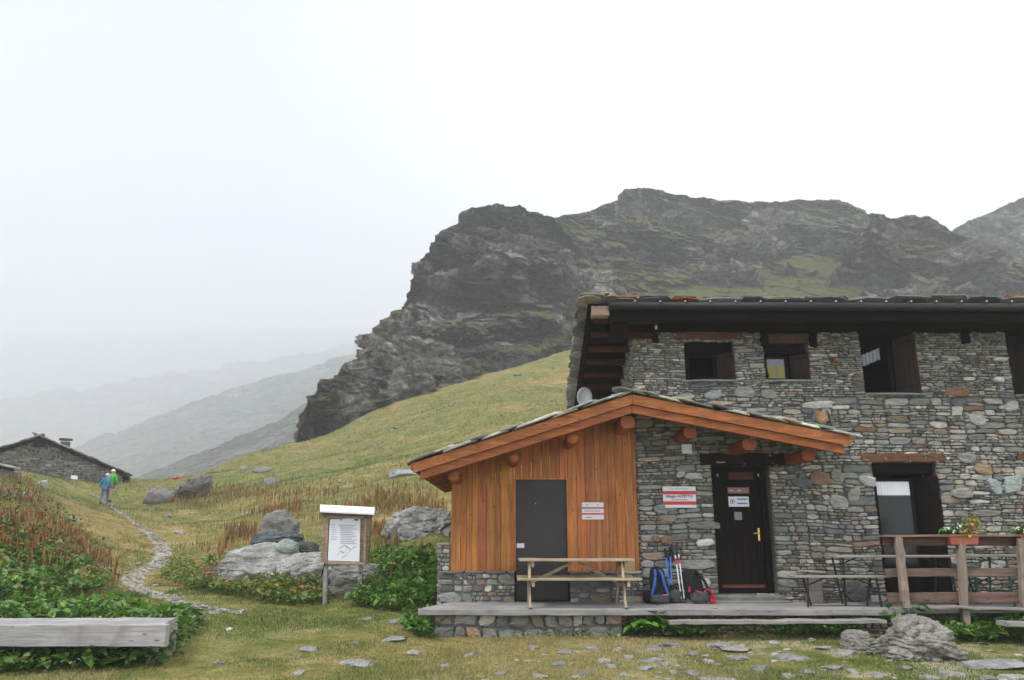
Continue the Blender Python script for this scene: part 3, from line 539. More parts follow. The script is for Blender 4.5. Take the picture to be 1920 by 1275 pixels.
bigs = [(1531,760,66,15,(.46,.46,.41)),(1538,783,26,26,(.36,.22,.11)),(1523,783,6,28,(.16,.17,.16)),(1553,783,6,28,(.16,.17,.16)),(1792,735,50,20,(.22,.13,.075)),(1897,908,34,36,(.34,.39,.36)),(1862,912,24,32,(.33,.38,.37)),(1840,880,36,24,(.30,.22,.14)),(1830,787,34,24,(.38,.38,.34)),(1893,762,28,22,(.38,.38,.36)),(1783,675,22,8,(.5,.5,.46)),(1872,675,30,9,(.55,.55,.5)),(1868,713,22,12,(.6,.6,.57)),
        (1535,898,42,30,(.26,.165,.11)),(1570,942,34,30,(.33,.335,.31)),(1600,928,24,28,(.34,.33,.28)),(1625,902,34,22,(.42,.42,.38)),(1568,893,26,24,(.27,.26,.22)),(1810,860,34,22,(.28,.29,.26)),(1300,893,36,14,(.52,.52,.49)),(1275,890,16,12,(.50,.50,.48)),(1320,1017,36,16,(.60,.58,.50)),(1318,1093,28,22,(.48,.48,.42)),(1240,955,36,18,(.24,.29,.29)),(1253,972,36,16,(.33,.25,.18)),(1252,1012,30,16,(.22,.14,.10)),(1230,1010,16,14,(.30,.17,.11)),(1320,985,70,16,(.2,.21,.19)),(1500,905,40,20,(.13,.14,.15)),
        (1395,735,40,22,(.30,.30,.26)),(1335,742,36,18,(.36,.36,.34)),(1440,740,30,20,(.27,.25,.2)),(1285,745,34,12,(.36,.36,.33)),(1350,757,52,10,(.40,.33,.26)),(1555,640,20,12,(.2,.12,.09)),(1567,677,20,12,(.25,.14,.10)),(1600,1108,46,38,(.12,.12,.11)),(1530,1112,34,30,(.13,.12,.10)),(1800,925,40,22,(.26,.26,.22)),(1790,1050,26,18,(.36,.36,.33))]
skips = [((lambda r: ((r[0]+r[1])/2, (r[2]+r[3])/2, r[1]-r[0], r[3]-r[2]))(rect(u-w_/2, u+w_/2, v-h_/2, v+h_/2))) for u, v, w_, h_, c in bigs]
zmid_ = PZ(745, YW)
masonry(b, front(YW), XC, XR, ZD-.05, zmid_, 11, [h for h in HOLES], None, (.04, .11), (2.0, 6), .034, .013, .2, skip=skips)
masonry(b, front(YW), XC, XR, zmid_, ZT+.05, 12, [h for h in HOLES], None, (.026, .066), (2.4, 7), .032, .011, .12, skip=skips)
rg = np.random.default_rng(5)
for (u, v, w_, h_, c), s in zip(bigs, skips): stone(b, front(YW), s[0]-s[2]/2, s[0]+s[2]/2, s[1]-s[3]/2, s[1]+s[3]/2, rg, .01, .075, c, ex=rg.uniform(2.4, 4) if w_ > 10 else 8)
b.build('wall', 'stone', hut)
b = mb(); masonry(b, left_side(XC+.02), YW-.0, YB, ZB, ZT+.05, 13, (), None, (.035, .10), (1.8, 5), .04)
# keep only stones below the sloping roof line
vv = np.vstack(b.v)+b.off; b2 = MB(O); off = 0; fi = 0; per = 45; nst = len(vv)//per; fpo = 44
for i in range(nst):
    V = vv[i*per:(i+1)*per]
    if V[:, 2].max() < Zbk(V[:, 1].mean())+.04: b2.add(V, [tuple(k-i*per for k in q) for q in b.f[i*fpo:(i+1)*fpo]], b.c[i])
b2.build('side_wall', 'stone', hut)
# roof: front overhang, falling to the back
YF = 12.05; XV = PX(1097, YF, 570); zr = PZ(563, YF); sl = math.tan(R(20)); nrm_ = np.array([0, math.sin(R(20)), math.cos(R(20))]); dn = np.array([0, math.cos(R(20)), -math.sin(R(20))])
roof = mb()
for i in range(19):   # boarding under the slabs
    y0 = YF+.02+i*.40; z0 = zr-.05-(y0-YF)*sl; roof.add([(XV+.05, y0, z0), (XR+.3, y0, z0), (XR+.3, y0+.385, z0-.385*sl), (XV+.05, y0+.385, z0-.385*sl), (XV+.05, y0, z0-.04), (XR+.3, y0, z0-.04), (XR+.3, y0+.385, z0-.04-.385*sl), (XV+.05, y0+.385, z0-.04-.385*sl)], [(0, 1, 2, 3), (7, 6, 5, 4), (0, 4, 5, 1), (1, 5, 6, 2), (2, 6, 7, 3), (3, 7, 4, 0)], (1, 1, 1))
rf = roof.build('roof', 'dark_wood', hut)
sb = mb(); rg = np.random.default_rng(8)
for row in range(16):
    y0 = YF+.10+row*.42; x = XV-.04
    while x < XR+.2:
        w_ = rg.uniform(.3, .75); zz = zr-(y0-YF)*sl+.012+rg.uniform(0, .02)
        for lay in range(2 if row < 2 else 1):
            c = pcol(rg, .9); 
            if rg.random() < (.16 if row == 0 else .05): c = np.array((.40, .13, .045))*rg.uniform(.7, 1.2)
            sb.slab((x+w_/2, y0+.12+rg.uniform(-.05, .04), zz+lay*.022+rg.uniform(-.006, .008)), (1, 0, rg.uniform(-.03, .03)), dn, nrm_, w_*1.06, .45, rg.uniform(.012, .022), c, 14, 12)
        x += w_
for i in range(34):   # thick edge stones along the verge
    y0 = YF+i*.21
    for lay in range(3): sb.slab((XV+.1+rg.uniform(-.05, .03), y0, zr-(y0-YF)*sl+lay*.03-.015), (1, 0, 0), dn, nrm_, .42, rg.uniform(.25, .4), .028, pcol(rg, .65))
for i in range(14):
    c = np.array((.46, .13, .04))*rg.uniform(.6, 1.2) if rg.random() < .6 else pcol(rg, 1.1); sb.slab((XV+rg.uniform(.0, .5), YF+rg.uniform(.0, .12), zr+rg.uniform(.04, .10)), (1, 0, rg.uniform(-.1, .1)), dn, nrm_, rg.uniform(.1, .25), .2, .025, c)
sb.build('stone_slab', 'stone', rf)
b = mb()   # dark purlins poking out under the verge
for i in range(15):
    y0 = YF+.22+i*.40; z0 = zr-.19-(y0-YF)*sl; b.tube([(XV+.14, y0, z0), (XC+.3, y0, z0)], [.06, .066], 9, (8, 4.2, 2.8), .06)
b.build('purlin', 'dark_wood', rf)
b = mb(); b.beam((XV+.10, YF+.01, zr-.13), (XV+.10, YF+6.6, zr-.13-6.6*sl), .04, .16, 10); b.build('verge_board', 'dark_wood', rf)
# fascia and gutter
XG = PX(1143, YF, 575)
b = mb(); b.beam((XG, YF+.03, PZ(592, YF)), (XR+.3, YF+.03, PZ(592, YF)-.03), .07, .16, 24, .006); b.build('fascia', 'dark_wood', hut)
b = mb(); b.beam((XG+.02, YF+.14, PZ(595, YF)), (XR+.3, YF+.14, PZ(595, YF)-.02), .18, .04, 24, .006, (6, 3.8, 2.8)); b.build('soffit', 'dark_wood', hut)
b = mb(); b.beam((XG+.1, YW-.08, PZ(591, YW-.1)), (XR, YW-.08, PZ(591, YW-.1)), .16, .14, 20, .008); b.build('wall_plate', 'dark_wood', hut)
b = mb(); b.tube([(XG-.02, YF-.05, PZ(574, YF-.05)), (XR+.3, YF-.05, PZ(574, YF-.05)-.04)], .072, 14); g = b.build('gutter', 'gutter', hut, True)
for u in range(1190, 1920, 47):
    b = MB(O); x = PX(u, YF-.1, 566); b.box(x-.012, x+.012, YF-.135, YF+.02, PZ(569, YF-.05), PZ(566, YF-.05)); b.build('gutter_hook', 'metal_grey', g)
b = mb(); x0, x1 = PX(1106, YF), PX(1141, YF, 575); b.box(PX(1108, YF, 575), PX(1142, YF, 575), YF-.02, YF+.25, PZ(592, YF), PZ(574, YF), (1.0, 1.0, 1.0), .01); b.build('beam_end', 'board_wood', hut)
b = mb(); b.box(PX(1146, 12.3, 610), PX(1176, 12.3, 610), 12.15, YW+.1, PZ(630, 12.4), PZ(603, 12.4), (1.3, .8, .7), .02); b.build('beam_end', 'dark_wood', hut)
for u, v0, w_ in ((1227, 644, 10), (1430, 650, 14), (1520, 652, 13), (1804, 645, 14)):
    b = mb(); x = PX(u, YW, 620); hw = w_/2/118; b.beam((x, YW-.05, PZ(600, YW)), (x, YW-.05, PZ(v0, YW)), hw*2, .12, 4, .006, up=(0, 1, 0)); b.beam((x, YW-.06, PZ(601, YW)), (x, YF+.1, zr-.22), hw*2, .11, 4, .005); b.build('bracket', 'dark_wood', hut)
# small hanging bulb under the eave
lb = thing('eave_lamp', 'small white bulb lamp hanging below the upper eave at its left end', 'lamp', P(1230, 600, 12.55))
b = MB(lb.location); b.tube([P(1230, 598, 12.55), P(1230, 610, 12.55)], .006, 6); b.build('cord', 'white_paint', lb)
b = MB(lb.location); b.tube([P(1230, 609, 12.55), P(1230, 612, 12.55), P(1230, 616, 12.55), P(1230, 618, 12.55)], [.012, .024, .024, .006], 10); b.build('bulb', 'white_paint', lb, True)
# windows
def shutter(par, hx, hy, z0, z1, wd, ang, col=(1, 1, 1)):
    """hinged at (hx,hy); ang = opening, positive swings to the right and towards the viewer"""
    e_ = thing('shutter_tmp', None, None); bpy.data.objects.remove(e_)
    d = np.array([math.cos(ang), -math.sin(ang), 0]); nn = np.array([math.sin(ang), math.cos(ang), 0]); m = mb(); k = 3
    for i in range(k):
        a, c = hx+d[0]*wd*i/k, hy+d[1]*wd*i/k; p0 = np.array([a, c, z0]); q = d*wd/k*.97; t = nn*.028; V = [p0, p0+q, p0+q+t, p0+t]; V += [v+np.array([0, 0, z1-z0]) for v in V]
        m.add(V, [(0, 1, 2, 3), (7, 6, 5, 4), (0, 4, 5, 1), (1, 5, 6, 2), (2, 6, 7, 3), (3, 7, 4, 0)], np.array(col)*random.uniform(.85, 1.15))
    for fz in (.12, .86):
        p0 = np.array([hx, hy, z0+(z1-z0)*fz])-nn*.02; q = d*wd; t = nn*.02; V = [p0, p0+q, p0+q+t, p0+t]; V += [v+np.array([0, 0, .07]) for v in V]
        m.add(V, [(0, 1, 2, 3), (7, 6, 5, 4), (0, 4, 5, 1), (1, 5, 6, 2), (2, 6, 7, 3), (3, 7, 4, 0)], np.array(col)*.9)
    return m.build('shutter', 'dark_door', par)
def frame(par, r, Y, t=.05, d=.06, mat='dark_door', nm='frame'):
    a, b_, c, e_ = r; m = mb(); m.box(a, a+t, Y, Y+d, c, e_); m.box(b_-t, b_, Y, Y+d, c, e_); m.box(a+t, b_-t, Y+.002, Y+d, c, c+t); m.box(a+t, b_-t, Y+.002, Y+d, e_-t, e_); return m.build(nm, mat, par)
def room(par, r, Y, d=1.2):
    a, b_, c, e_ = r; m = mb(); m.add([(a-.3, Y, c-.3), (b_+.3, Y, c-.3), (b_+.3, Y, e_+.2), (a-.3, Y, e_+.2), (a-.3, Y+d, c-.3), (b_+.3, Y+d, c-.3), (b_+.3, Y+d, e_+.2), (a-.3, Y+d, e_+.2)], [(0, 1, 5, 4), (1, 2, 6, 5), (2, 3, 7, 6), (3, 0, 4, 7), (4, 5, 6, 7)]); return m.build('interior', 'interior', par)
wins = []
for i, r in enumerate((H1, H2, H3, H4)):
    Yf = YW+.20; a, b_, c, e_ = r; top = e_-(.20 if i < 2 else .12); ri = (a+.05, b_-(.26, .27, .29, .12)[i], c+.03, top)
    fr = frame(hut, ri, Yf); fr.name = 'window'; room(fr, ri, YW+.46)
    m = mb(); m.box(a+.005, b_-.005, YW+.10, YW+.44, top+.002, e_-.004); m.build('head_board', 'dark_wood', fr)
    m = mb(); m.slab(((a+b_)/2, YW+.02, c-.012), (1, 0, 0), (0, 1, 0), (0, 0, 1), (b_-a)*1.18, .3, .028, (.24, .26, .245), 10); m.build('sill', 'stone', fr)
    if i in (0, 1, 2): shutter(fr, b_-(.25 if i < 2 else .28), YW+.17, c+.03, top-.03, .31 if i < 2 else .37, R(40), (8, 7.2, 8.6))
    if i == 0: shutter(fr, a+.03, YW+.06, c+.04, top, .17, R(-58), (2.2, 2.0, 2.4)); m = mb(); m.box(a+.2, b_-.2, YW+.19, YW+.25, c+.05, c+.10, (2, 1.8, 1.6)); m.build('casement', 'dark_wood', fr)
    if i == 1:
        m = mb(); m.box(ri[0]+.05, ri[1]-.05, Yf+.04, Yf+.05, ri[2]+.05, ri[3]-.05); p = m.build('pane', 'window_grey', fr)
        w2 = (ri[1]-ri[0]-.1)
        for k in (0, 1): m = mb(); m.box(ri[0]+.07+k*(w2/2+.0), ri[0]+.03+w2/2*(k+1), Yf+.032, Yf+.038, ri[2]+.06, ri[2]+.06+.21); m.build('curtain', 'yellow_cloth', fr)
        shutter(fr, a+.02, YW+.03, c+.04, top, .16, R(-62), (.9, .9, .9))
    if i == 2:
        m = mb(); xs = np.linspace(ri[0]+.02, ri[1]-.14, 30); zt_ = PZ(655, Yf+.1); V = []
        for k, x in enumerate(xs): t = k/29; V += [(x, Yf+.12+.012*math.sin(k*1.4), zt_-.14+t*.17+.005*math.sin(k)), (x, Yf+.12+.02*math.sin(k*1.4), zt_-.34+t*.17+.016*math.sin(k*2.1))]
        m.add(V, [(2*k, 2*k+1, 2*k+3, 2*k+2) for k in range(29)]); m.build('curtain', 'curtain', fr)
        m = mb(); m.box(ri[0]+.06, ri[1]-.05, Yf-.02, Yf, ri[2]-.002, ri[2]+.03, (1.6, 1.0, .8)); m.build('window_ledge', 'brown_wood', fr)
        shutter(fr, a+.02, YW+.05, c+.04, top, .20, R(-68), (2, 2, 2))
    if i == 3: shutter(fr, a+.06, YW+.10, c+.03, top, .42, R(12), (3, 2.8, 3.2))
def lintel(u0, u1, v0, v1, mat='brown_wood', col=(1, 1, 1), dp=.12, out=.05):
    a, b_, c, e_ = rect(u0, u1, v0, v1); m = mb(); m.beam((a, YW-out+.09, (c+e_)/2), (b_, YW-out+.09, (c+e_)/2), .18, e_-c, 9, .010, col); return m.build('lintel', mat, hut)
lintel(1268, 1392, 622, 637, col=(.7, .62, .55)); lintel(1432, 1514, 626, 644, col=(.5, .45, .4)); lintel(1596, 1725, 602, 613, 'dark_wood'); lintel(1613, 1769, 851, 868, col=(.75, .66, .56)); lintel(1906, 2040, 848, 867, col=(.8, .66, .56)); lintel(1312, 1470, 850, 874, 'dark_wood', (2.6, 2.2, 1.8)); lintel(1870, 1990, 604, 614, 'dark_wood')
# main door
a, b_, c, e_ = D1; Yd = YW+.22
fr = frame(hut, (a+.02, b_-.01, c, e_), Yd-.06, .09, .12); fr.name = 'door_frame'; room(fr, D1, YW+.46, .6)
m = mb(); x = a+.11; k = 6; wdt = (b_-.10-x)/k; ztp = PZ(903, Yd)
for i in range(k): m.box(x+i*wdt+.004, x+(i+1)*wdt-.002, Yd, Yd+.045, c+.10, ztp, np.array((1.25, 1.1, 1))*random.uniform(.8, 1.25), .004)
dr = m.build('door', 'dark_door', hut)
m = mb(); m.box(x, b_-.10, Yd-.02, Yd+.05, ztp+.01, e_-.09); m.build('transom', 'dark_door', fr)
m = mb(); m.box(*[PX(1365, Yd, 885), PX(1410, Yd, 885)], Yd-.035, Yd-.022, PZ(899, Yd), PZ(886, Yd), (.5, .28, .25)); m.build('name_board', 'brown_wood', fr)
m = mb(); m.box(x-.04, b_-.13, Yd-.03, Yd-.002, c+.04, c+.13, (.8, .6, .5), .006); m.box(x+.02, b_-.18, Yd-.036, Yd-.031, c+.075, c+.10, (1.6, 1.2, .9)); m.build('kick_board', 'brown_wood', dr)
m = mb(); q = rect(1377, 1391, 960, 975, Yd); m.box(q[0], q[1], Yd-.006, Yd-.001, q[2], q[3]); m.build('peephole_window', 'window_grey', dr)
q = P(1423, 1002, Yd-.01); m = mb(); m.box(q[0]-.016, q[0]+.016, Yd-.012, Yd-.001, q[2]-.10, q[2]+.10, b=.004); m.tube([(q[0], Yd-.01, q[2]+.02), (q[0], Yd-.055, q[2]+.02), (q[0]-.02, Yd-.06, q[2]+.02), (q[0]-.10, Yd-.06, q[2]+.015)], [.01, .01, .01, .008], 8); m.build('handle', 'brass', dr)
for u in (1345, 1421): m = mb(); q = P(u, 891, Yd-.05); m.box(q[0]-.008, q[0]+.008, q[1]-.03, q[1]+.02, q[2]-.022, q[2]+.022); m.build('hook', 'metal_grey', fr)
m = mb(); m.slab(((a+b_)/2, YW+.02, c-.05), (1, 0, 0), (0, 1, 0), (0, 0, 1), (b_-a)*1.25, .42, .075, (1, .98, .92), 12); m.slab(((a+b_)/2-.05, YW-.16, c-.11), (1, 0, 0), (0, 1, 0), (0, 0, 1), (b_-a)*1.4, .4, .06, (.9, .9, .86), 12); m.build('doorstep', 'step_stone', hut)
# terrace door with lace curtain
a, b_, c, e_ = D2; fr = frame(hut, (a+.0, b_-.03, c, e_-.12), YW+.12, .06, .1); fr.name = 'door_frame'; room(fr, D2, YW+.46, 1.4)
m = mb(); m.box(a+.01, b_-.01, YW+.08, YW+.44, e_-.16, e_-.003); m.build('head_board', 'dark_wood', fr)
x0 = a+.07; x1 = PX(1716, YW+.15, 950); zt_ = PZ(903, YW+.15)
gd = frame(hut, (x0, x1, c+.06, zt_+.05), YW+.15, .045, .045); gd.name = 'glazed_door'
m = mb(); m.box(x0+.045, x1-.045, YW+.17, YW+.178, c+.55, zt_+.005); m.build('pane', 'glass', gd)
m = mb(); m.box(x0+.045, x1-.045, YW+.16, YW+.185, c+.1, c+.55, (.9, .9, .9)); m.build('panel', 'dark_door', gd)
m = mb(); xs = np.linspace(x0+.05, x1-.05, 40); V = []
for k, x in enumerate(xs): V += [(x, YW+.164+.002*math.sin(k*1.7), zt_), (x, YW+.164+.002*math.sin(k*1.7), PZ(929, YW+.15)+(.012 if k % 3 else -.01))]
m.add(V, [(2*k, 2*k+1, 2*k+3, 2*k+2) for k in range(39)]); m.build('lace_curtain', 'white_paint', gd)
shutter(hut, b_-.28, YW+.30, c+.02, PZ(893, YW), .44, R(52), (1.0, 1.0, 1.0)).name = 'door_leaf'
a, b_, c, e_ = D3; fr = frame(hut, D3, YW+.1, .06, .1); fr.name = 'door_frame'; room(fr, D3, YW+.46, 1.0); m = mb(); m.box(a+.06, b_-.06, YW+.14, YW+.17, c, e_-.06); m.build('door', 'dark_door', hut)
# ------------------------------------------------------------ wooden annex
YA = 11.72; AX0 = PX(845, YW, 1000); AX1 = XC-.015; apx = P(1185, 738, YA); aL = P(770, 868, YA); aR = P(1597, 817, YA)
an = thing('wooden_annex', 'orange larch boarded annex with stone base and asymmetric slab roof', 'annex', (AX0, YW, ZD)); O = an.location
slL = (apx[2]-aL[2])/(apx[0]-aL[0]); slR = (apx[2]-aR[2])/(aR[0]-apx[0]); YAB = YW+4.6
def rz(x): return apx[2]-(apx[0]-x)*slL if x < apx[0] else apx[2]-(x-apx[0])*slR
zb0 = PZ(1071, YW); dA = rect(967, 1064, 899, 1126)
m = mb(); x = AX0; rg = np.random.default_rng(3)
while x < AX1-.01:
    wd = min(rg.choice([.09, .12, .14, .16]), AX1-x)
    for ed in (dA[0]-.022, dA[1]+.022):
        if x < ed-.001 and x+wd > ed-.03: wd = ed-x
    if AX1-x-wd < .05: wd = AX1-x
    c = np.array((1, 1, 1))*rg.uniform(.72, 1.2)*np.array((1, rg.uniform(.9, 1.18), rg.uniform(.9, 1.5))); yo = rg.uniform(0, .004)
    for lo, hi in ([(zb0+.005, None)] if x+wd/2 < dA[0] or x+wd/2 > dA[1] else [(dA[3]+.024, None)]):
        z0, z1 = rz(x)-.18, rz(x+wd)-.18; V = [(x+.004, YW+yo, lo), (x+wd-.001, YW+yo, lo), (x+wd-.001, YW+yo, z1), (x+.004, YW+yo, z0)]; V += [(p[0], YW+.03, p[2]) for p in V]
        V[0:4] = [(x+.0035, YW+yo, lo), (x+wd-.0015, YW+yo, lo), (x+wd-.0015, YW+yo, z1), (x+.0035, YW+yo, z0)]; m.add(V, [(0, 1, 2, 3), (0, 4, 5, 1), (1, 5, 6, 2), (2, 6, 7, 3), (3, 7, 4, 0)], c)
    x += wd
m.build('board_wall', 'larch', an)
m = mb(); y = YW+.03
while y < YAB: m.box(AX0-.0, AX0+.03, y+.004, y+.136, zb0+.005, rz(AX0)-.1, np.array((1, 1, 1))*rg.uniform(.8, 1.15)); y += .14
m.box(AX0+.03, AX1-.05, YAB-.03, YAB, ZD, rz(AX0)-.1); m.build('side_boards', 'larch', an)
m = mb(); m.box(dA[0]+.0, dA[1], YW+.036, YW+.08, dA[2], dA[3]-.0, b=.003); ad_ = m.build('door', 'door_grey', an)
q = P(976, 1023, YW+.03); m = mb(); m.box(q[0]-.06, q[0]+.06, YW+.030, YW+.035, q[2]-.035, q[2]+.035); m.build('door_label', 'white_paint', ad_)
q = P(1004, 944, YW+.03); m = mb(); m.tube([(q[0], YW+.036, q[2]), (q[0], YW+.028, q[2])], .012, 8); m.build('spy_hole', 'metal_grey', ad_)
m = mb(); t = .022; m.box(dA[0]-t, dA[0], YW-.012, YW+.06, zb0, dA[3]+t, (1.3, 1.3, 1.1)); m.box(dA[1], dA[1]+t, YW-.012, YW+.06, zb0, dA[3]+t, (1.3, 1.3, 1.1)); m.box(dA[0], dA[1], YW-.010, YW+.06, dA[3], dA[3]+t, (1.3, 1.3, 1.1)); m.build('door_frame', 'larch', an)
bx0 = PX(822, YW-.1, 1090); Yb = YW-.10
for a, b_ in ((bx0, dA[0]-.012), (dA[1]+.012, AX1+.02)):
    m = mb(); m.box(a+.02, b_-.01, Yb+.01, YW+.3, ZB, zb0-.03, (.2, .2, .19)); masonry(m, front(Yb+.01), a, b_, ZD-.02, zb0-.025, 31+int(a*10) % 7, (), None, (.05, .13), (1.4, 3.6), .035, .014, .3, wamp=.012)
    x = a-.02
    while x < b_-.03: wd = min(rg.uniform(.25, .5), b_-x); m.slab((x+wd/2, Yb+.07, zb0-.012), (1, 0, 0), (0, 1, 0), (0, 0, 1), wd*1.03, .28, .03, pcol(rg, .9)); x += wd
    if a > dA[0]: m.build('stone_base', 'stone', an); continue
    base_left = m
m = base_left
x0 = PX(824, YW+.3, 1040); masonry(m, left_side(bx0+.02), Yb, YW+1.5, ZD-.3, zb0-.02, 37, (), None, (.05, .12), (1.4, 3.6), .03); 
m.box(x0, AX0-.005, YW+.02, YW+.6, ZD, PZ(1022, YW), (.2, .2, .19)); masonry(m, front(YW+.02), x0-.01, AX0-.005, zb0, PZ(1022, YW), 39, (), None, (.05, .10), (1.2, 2.4), .03); m.slab(((x0+AX0)/2, YW+.2, PZ(1020, YW)), (1, 0, 0), (0, 1, 0), (0, 0, 1), AX0-x0+.08, .5, .03, (.3, .3, .28))
m.build('stone_base', 'stone', an)
# roof of the annex
def strip(m, xa, xb, dz0, dz1, y0, y1, col=(1, 1, 1), seg=14):
    xs = np.linspace(xa, xb, seg+1); V = []
    for x in xs:
        z = rz(x); j = random.uniform(-.003, .003); V += [(x, y0+j, z+dz0), (x, y0+j, z+dz1), (x, y1, z+dz1), (x, y1, z+dz0)]
    f = [(4*i+k, 4*i+(k+1) % 4, 4*i+4+(k+1) % 4, 4*i+4+k) for i in range(seg) for k in range(4)]+[(0, 1, 2, 3), (4*seg+3, 4*seg+2, 4*seg+1, 4*seg)]; m.add(V, f, col)
m = mb(); strip(m, aL[0]+.03, apx[0]-.004, -.035, -.005, YA+.03, YAB+.3, (.9, .9, .9)); strip(m, apx[0]+.004, aR[0]-.03, -.035, -.005, YA+.03, YW+.01, (.8, .75, .7)); rf = m.build('roof', 'larch_beam', an)
for nm, xa, xb in (('l', aL[0]+.04, apx[0]-.003), ('r', apx[0]+.003, aR[0]-.02)):
    m = mb(); strip(m, xa, xb, -.160, -.012, YA, YA+.035); m.build('barge_board', 'larch_beam', rf)
    xa2, xb2 = (xa+.10, xb) if nm == 'l' else (xa, xb-.08); m = mb(); strip(m, xa2, xb2, -.285, -.163, YA+.06, YA+.16, (1.0, .9, .9)); m.build('rafter', 'larch_beam', rf)
x0 = aL[0]+.10
for i in range(9): m = mb(); y = YA+.75+i*.52; strip(m, x0, AX0+.15, -.20, -.04, y, y+.10, (.9, .8, .8), 3); m.build('rafter_tail', 'larch_beam', rf)
m = mb(); strip(m, aL[0]-.0, aL[0]+.04, -.10, -.006, YA+.02, YAB+.3, (.8, .8, .8), 2); m.build('eave_board', 'larch_beam', rf)
for u, v, r, sq in ((850, 893, .085, 0), (962, 859, .085, 0), (1073, 824, .088, 0), (1176, 792, .11, 1), (1293, 807, .10, 1), (1403, 833, .105, 1), (1513, 856, .10, 1)):
    p = P(u, v, 12.05); z = rz(p[0])-.285-r*.92; m = mb()
    if sq: m.beam((p[0], 11.98, z+.0), (p[0], YW+.1, z), r*2, r*1.7, 5, .006, (1, .9, .9) if u > 1200 else (1.2, 1.1, 1.2), ch=.25)
    else: m.tube([(p[0], 12.0, z), (p[0], 12.02, z), (p[0], YW+.05, z)], [r*.93, r, r], 16)
    m.build('purlin_end', 'red_log' if u > 1200 else 'larch_beam', rf, not sq)
m = mb(); rg = np.random.default_rng(21)
for side, xa, xb, y1 in ((-1, aL[0], apx[0], YAB+.3), (1, apx[0], aR[0], YW)):
    L = abs(xb-xa); ang = math.atan(slL if side < 0 else slR)*(-side); ax = np.array([math.cos(ang), 0, math.sin(ang)]); nr_ = np.array([-math.sin(ang), 0, math.cos(ang)])
    k = int(L/.26); ny = max(1, int((y1-YA)/.5))
    for i in range(k+1):
        for jy in range(ny):
            t = (i+.75)/(k+.75) if side < 0 else i/(k+.4); x = xa+(xb-xa)*t if side < 0 else xa+(xb-xa)*t; lift = .022+.02*(i % 2)+rg.uniform(0, .02); tilt = rg.uniform(.02, .07)*(1 if side < 0 else -1)
            a2 = ax*math.cos(tilt)-nr_*math.sin(tilt)*(1 if side > 0 else 1); c = pcol(rg, 1.6, .3); y = YA-.05+rg.uniform(-.03, .03)+jy*.5+(.25 if ny > 1 else (YW-YA)/2)
            m.slab((x, y, rz(x)+lift), ax*math.cos(tilt)+nr_*math.sin(tilt), (0, 1, 0), nr_, rg.uniform(.42, .62), .56 if ny > 1 else (YW-YA)+.02, rg.uniform(.022, .036), c)
m.build('stone_slab', 'stone', rf)
dsh = thing('satellite_dish', 'small grey satellite dish sticking up behind the annex roof', 'satellite dish', P(1096, 755, 14.2)); c0 = P(1096, 745, 14.2)
m = MB(dsh.location); V = [c0+np.array([0, .02, 0])]; 
for rr in (.08, .15, .2):
    for k in range(20): t = 2*math.pi*k/20; V.append(c0+np.array([math.cos(t)*rr*.72, .02-rr*rr*1.2, math.sin(t)*rr*.95]))
m.add(V, [(0, 1+k, 1+(k+1) % 20) for k in range(20)]+[(1+l*20+k, 1+l*20+(k+1) % 20, 21+l*20+(k+1) % 20, 21+l*20+k) for l in (0, 1) for k in range(20)]); ds = m.build('reflector', 'dish', dsh, True); ds.modifiers.new('t', 'SOLIDIFY').thickness = .01
m = MB(dsh.location); m.tube([c0+np.array([0, .03, 0]), c0+np.array([0.02, .15, -.4])], .02, 8); m.build('bracket', 'metal_grey', dsh)
# ------------------------------------------------------------ signs and fittings on the walls
sg = thing('hut_sign', 'white and red striped hut sign on the stone wall left of the dark door', 'sign', P(1274, 932, YW-.06)); q = rect(1243, 1305, 912, 952, YW-.07); Ys = YW-.07
m = MB(sg.location); m.box(q[0], q[1], Ys, Ys+.02, q[2], q[3], b=.002); m.build('panel', 'white_paint', sg)
for v0, v1 in ((920.5, 927), (940, 946.5)): m = MB(sg.location); m.box(q[0], q[1], Ys-.002, Ys, PZ(v1, Ys), PZ(v0, Ys)); m.build('red_stripe', 'sign_red', sg)
def onsign(par, s, size, u, v, mat, Y, **k): p = P(u, v, Y)-np.array(par.location); return text('lettering', s, size, p, mat, par, **k)
onsign(sg, 'Rifugio ALPETTO', .06, 1274, 930.5, 'ink', Ys-.003, bold=.0008); onsign(sg, 'Club Alpino Italiano', .032, 1274, 936.8, 'sign_red', Ys-.003); onsign(sg, 'CLUB ALPINO ITALIANO', .028, 1272, 916.5, 'ink_grey', Ys-.003)
s2 = thing('notice_sign', 'small white notice with two red stripes on the orange boards', 'sign', P(1111, 958, YW)); q = rect(1091, 1132, 942, 974, YW-.012); Ys = YW-.012
m = MB(s2.location); m.box(q[0], q[1], Ys, Ys+.01, q[2], q[3]); m.build('panel', 'white_paint', s2)
for v0, v1 in ((951, 954), (962, 965)): m = MB(s2.location); m.box(q[0], q[1], Ys-.002, Ys, PZ(v1, Ys), PZ(v0, Ys)); m.build('red_stripe', 'sign_red', s2)
for u, v, wd in ((1101, 946.5, 4), (1121, 946.5, 4), (1111, 958, 30), (1104, 970, 12)):
    m = MB(s2.location); p = P(u, v, Ys); m.box(p[0]-wd/240, p[0]+wd/240, Ys-.003, Ys, p[2]-.007, p[2]+.007); m.build('print_line', 'ink_grey', s2)
Yd2 = Yd-.008
s3 = thing('door_plaque', 'pinkish brown wooden plaque on the dark door above the white notice', 'plaque', P(1384, 920, Yd)); q = rect(1364, 1404, 914, 925, Yd2); m = MB(s3.location); m.box(q[0], q[1], Yd2-.012, Yd2, q[2], q[3]); m.build('board', 'plaque', s3)
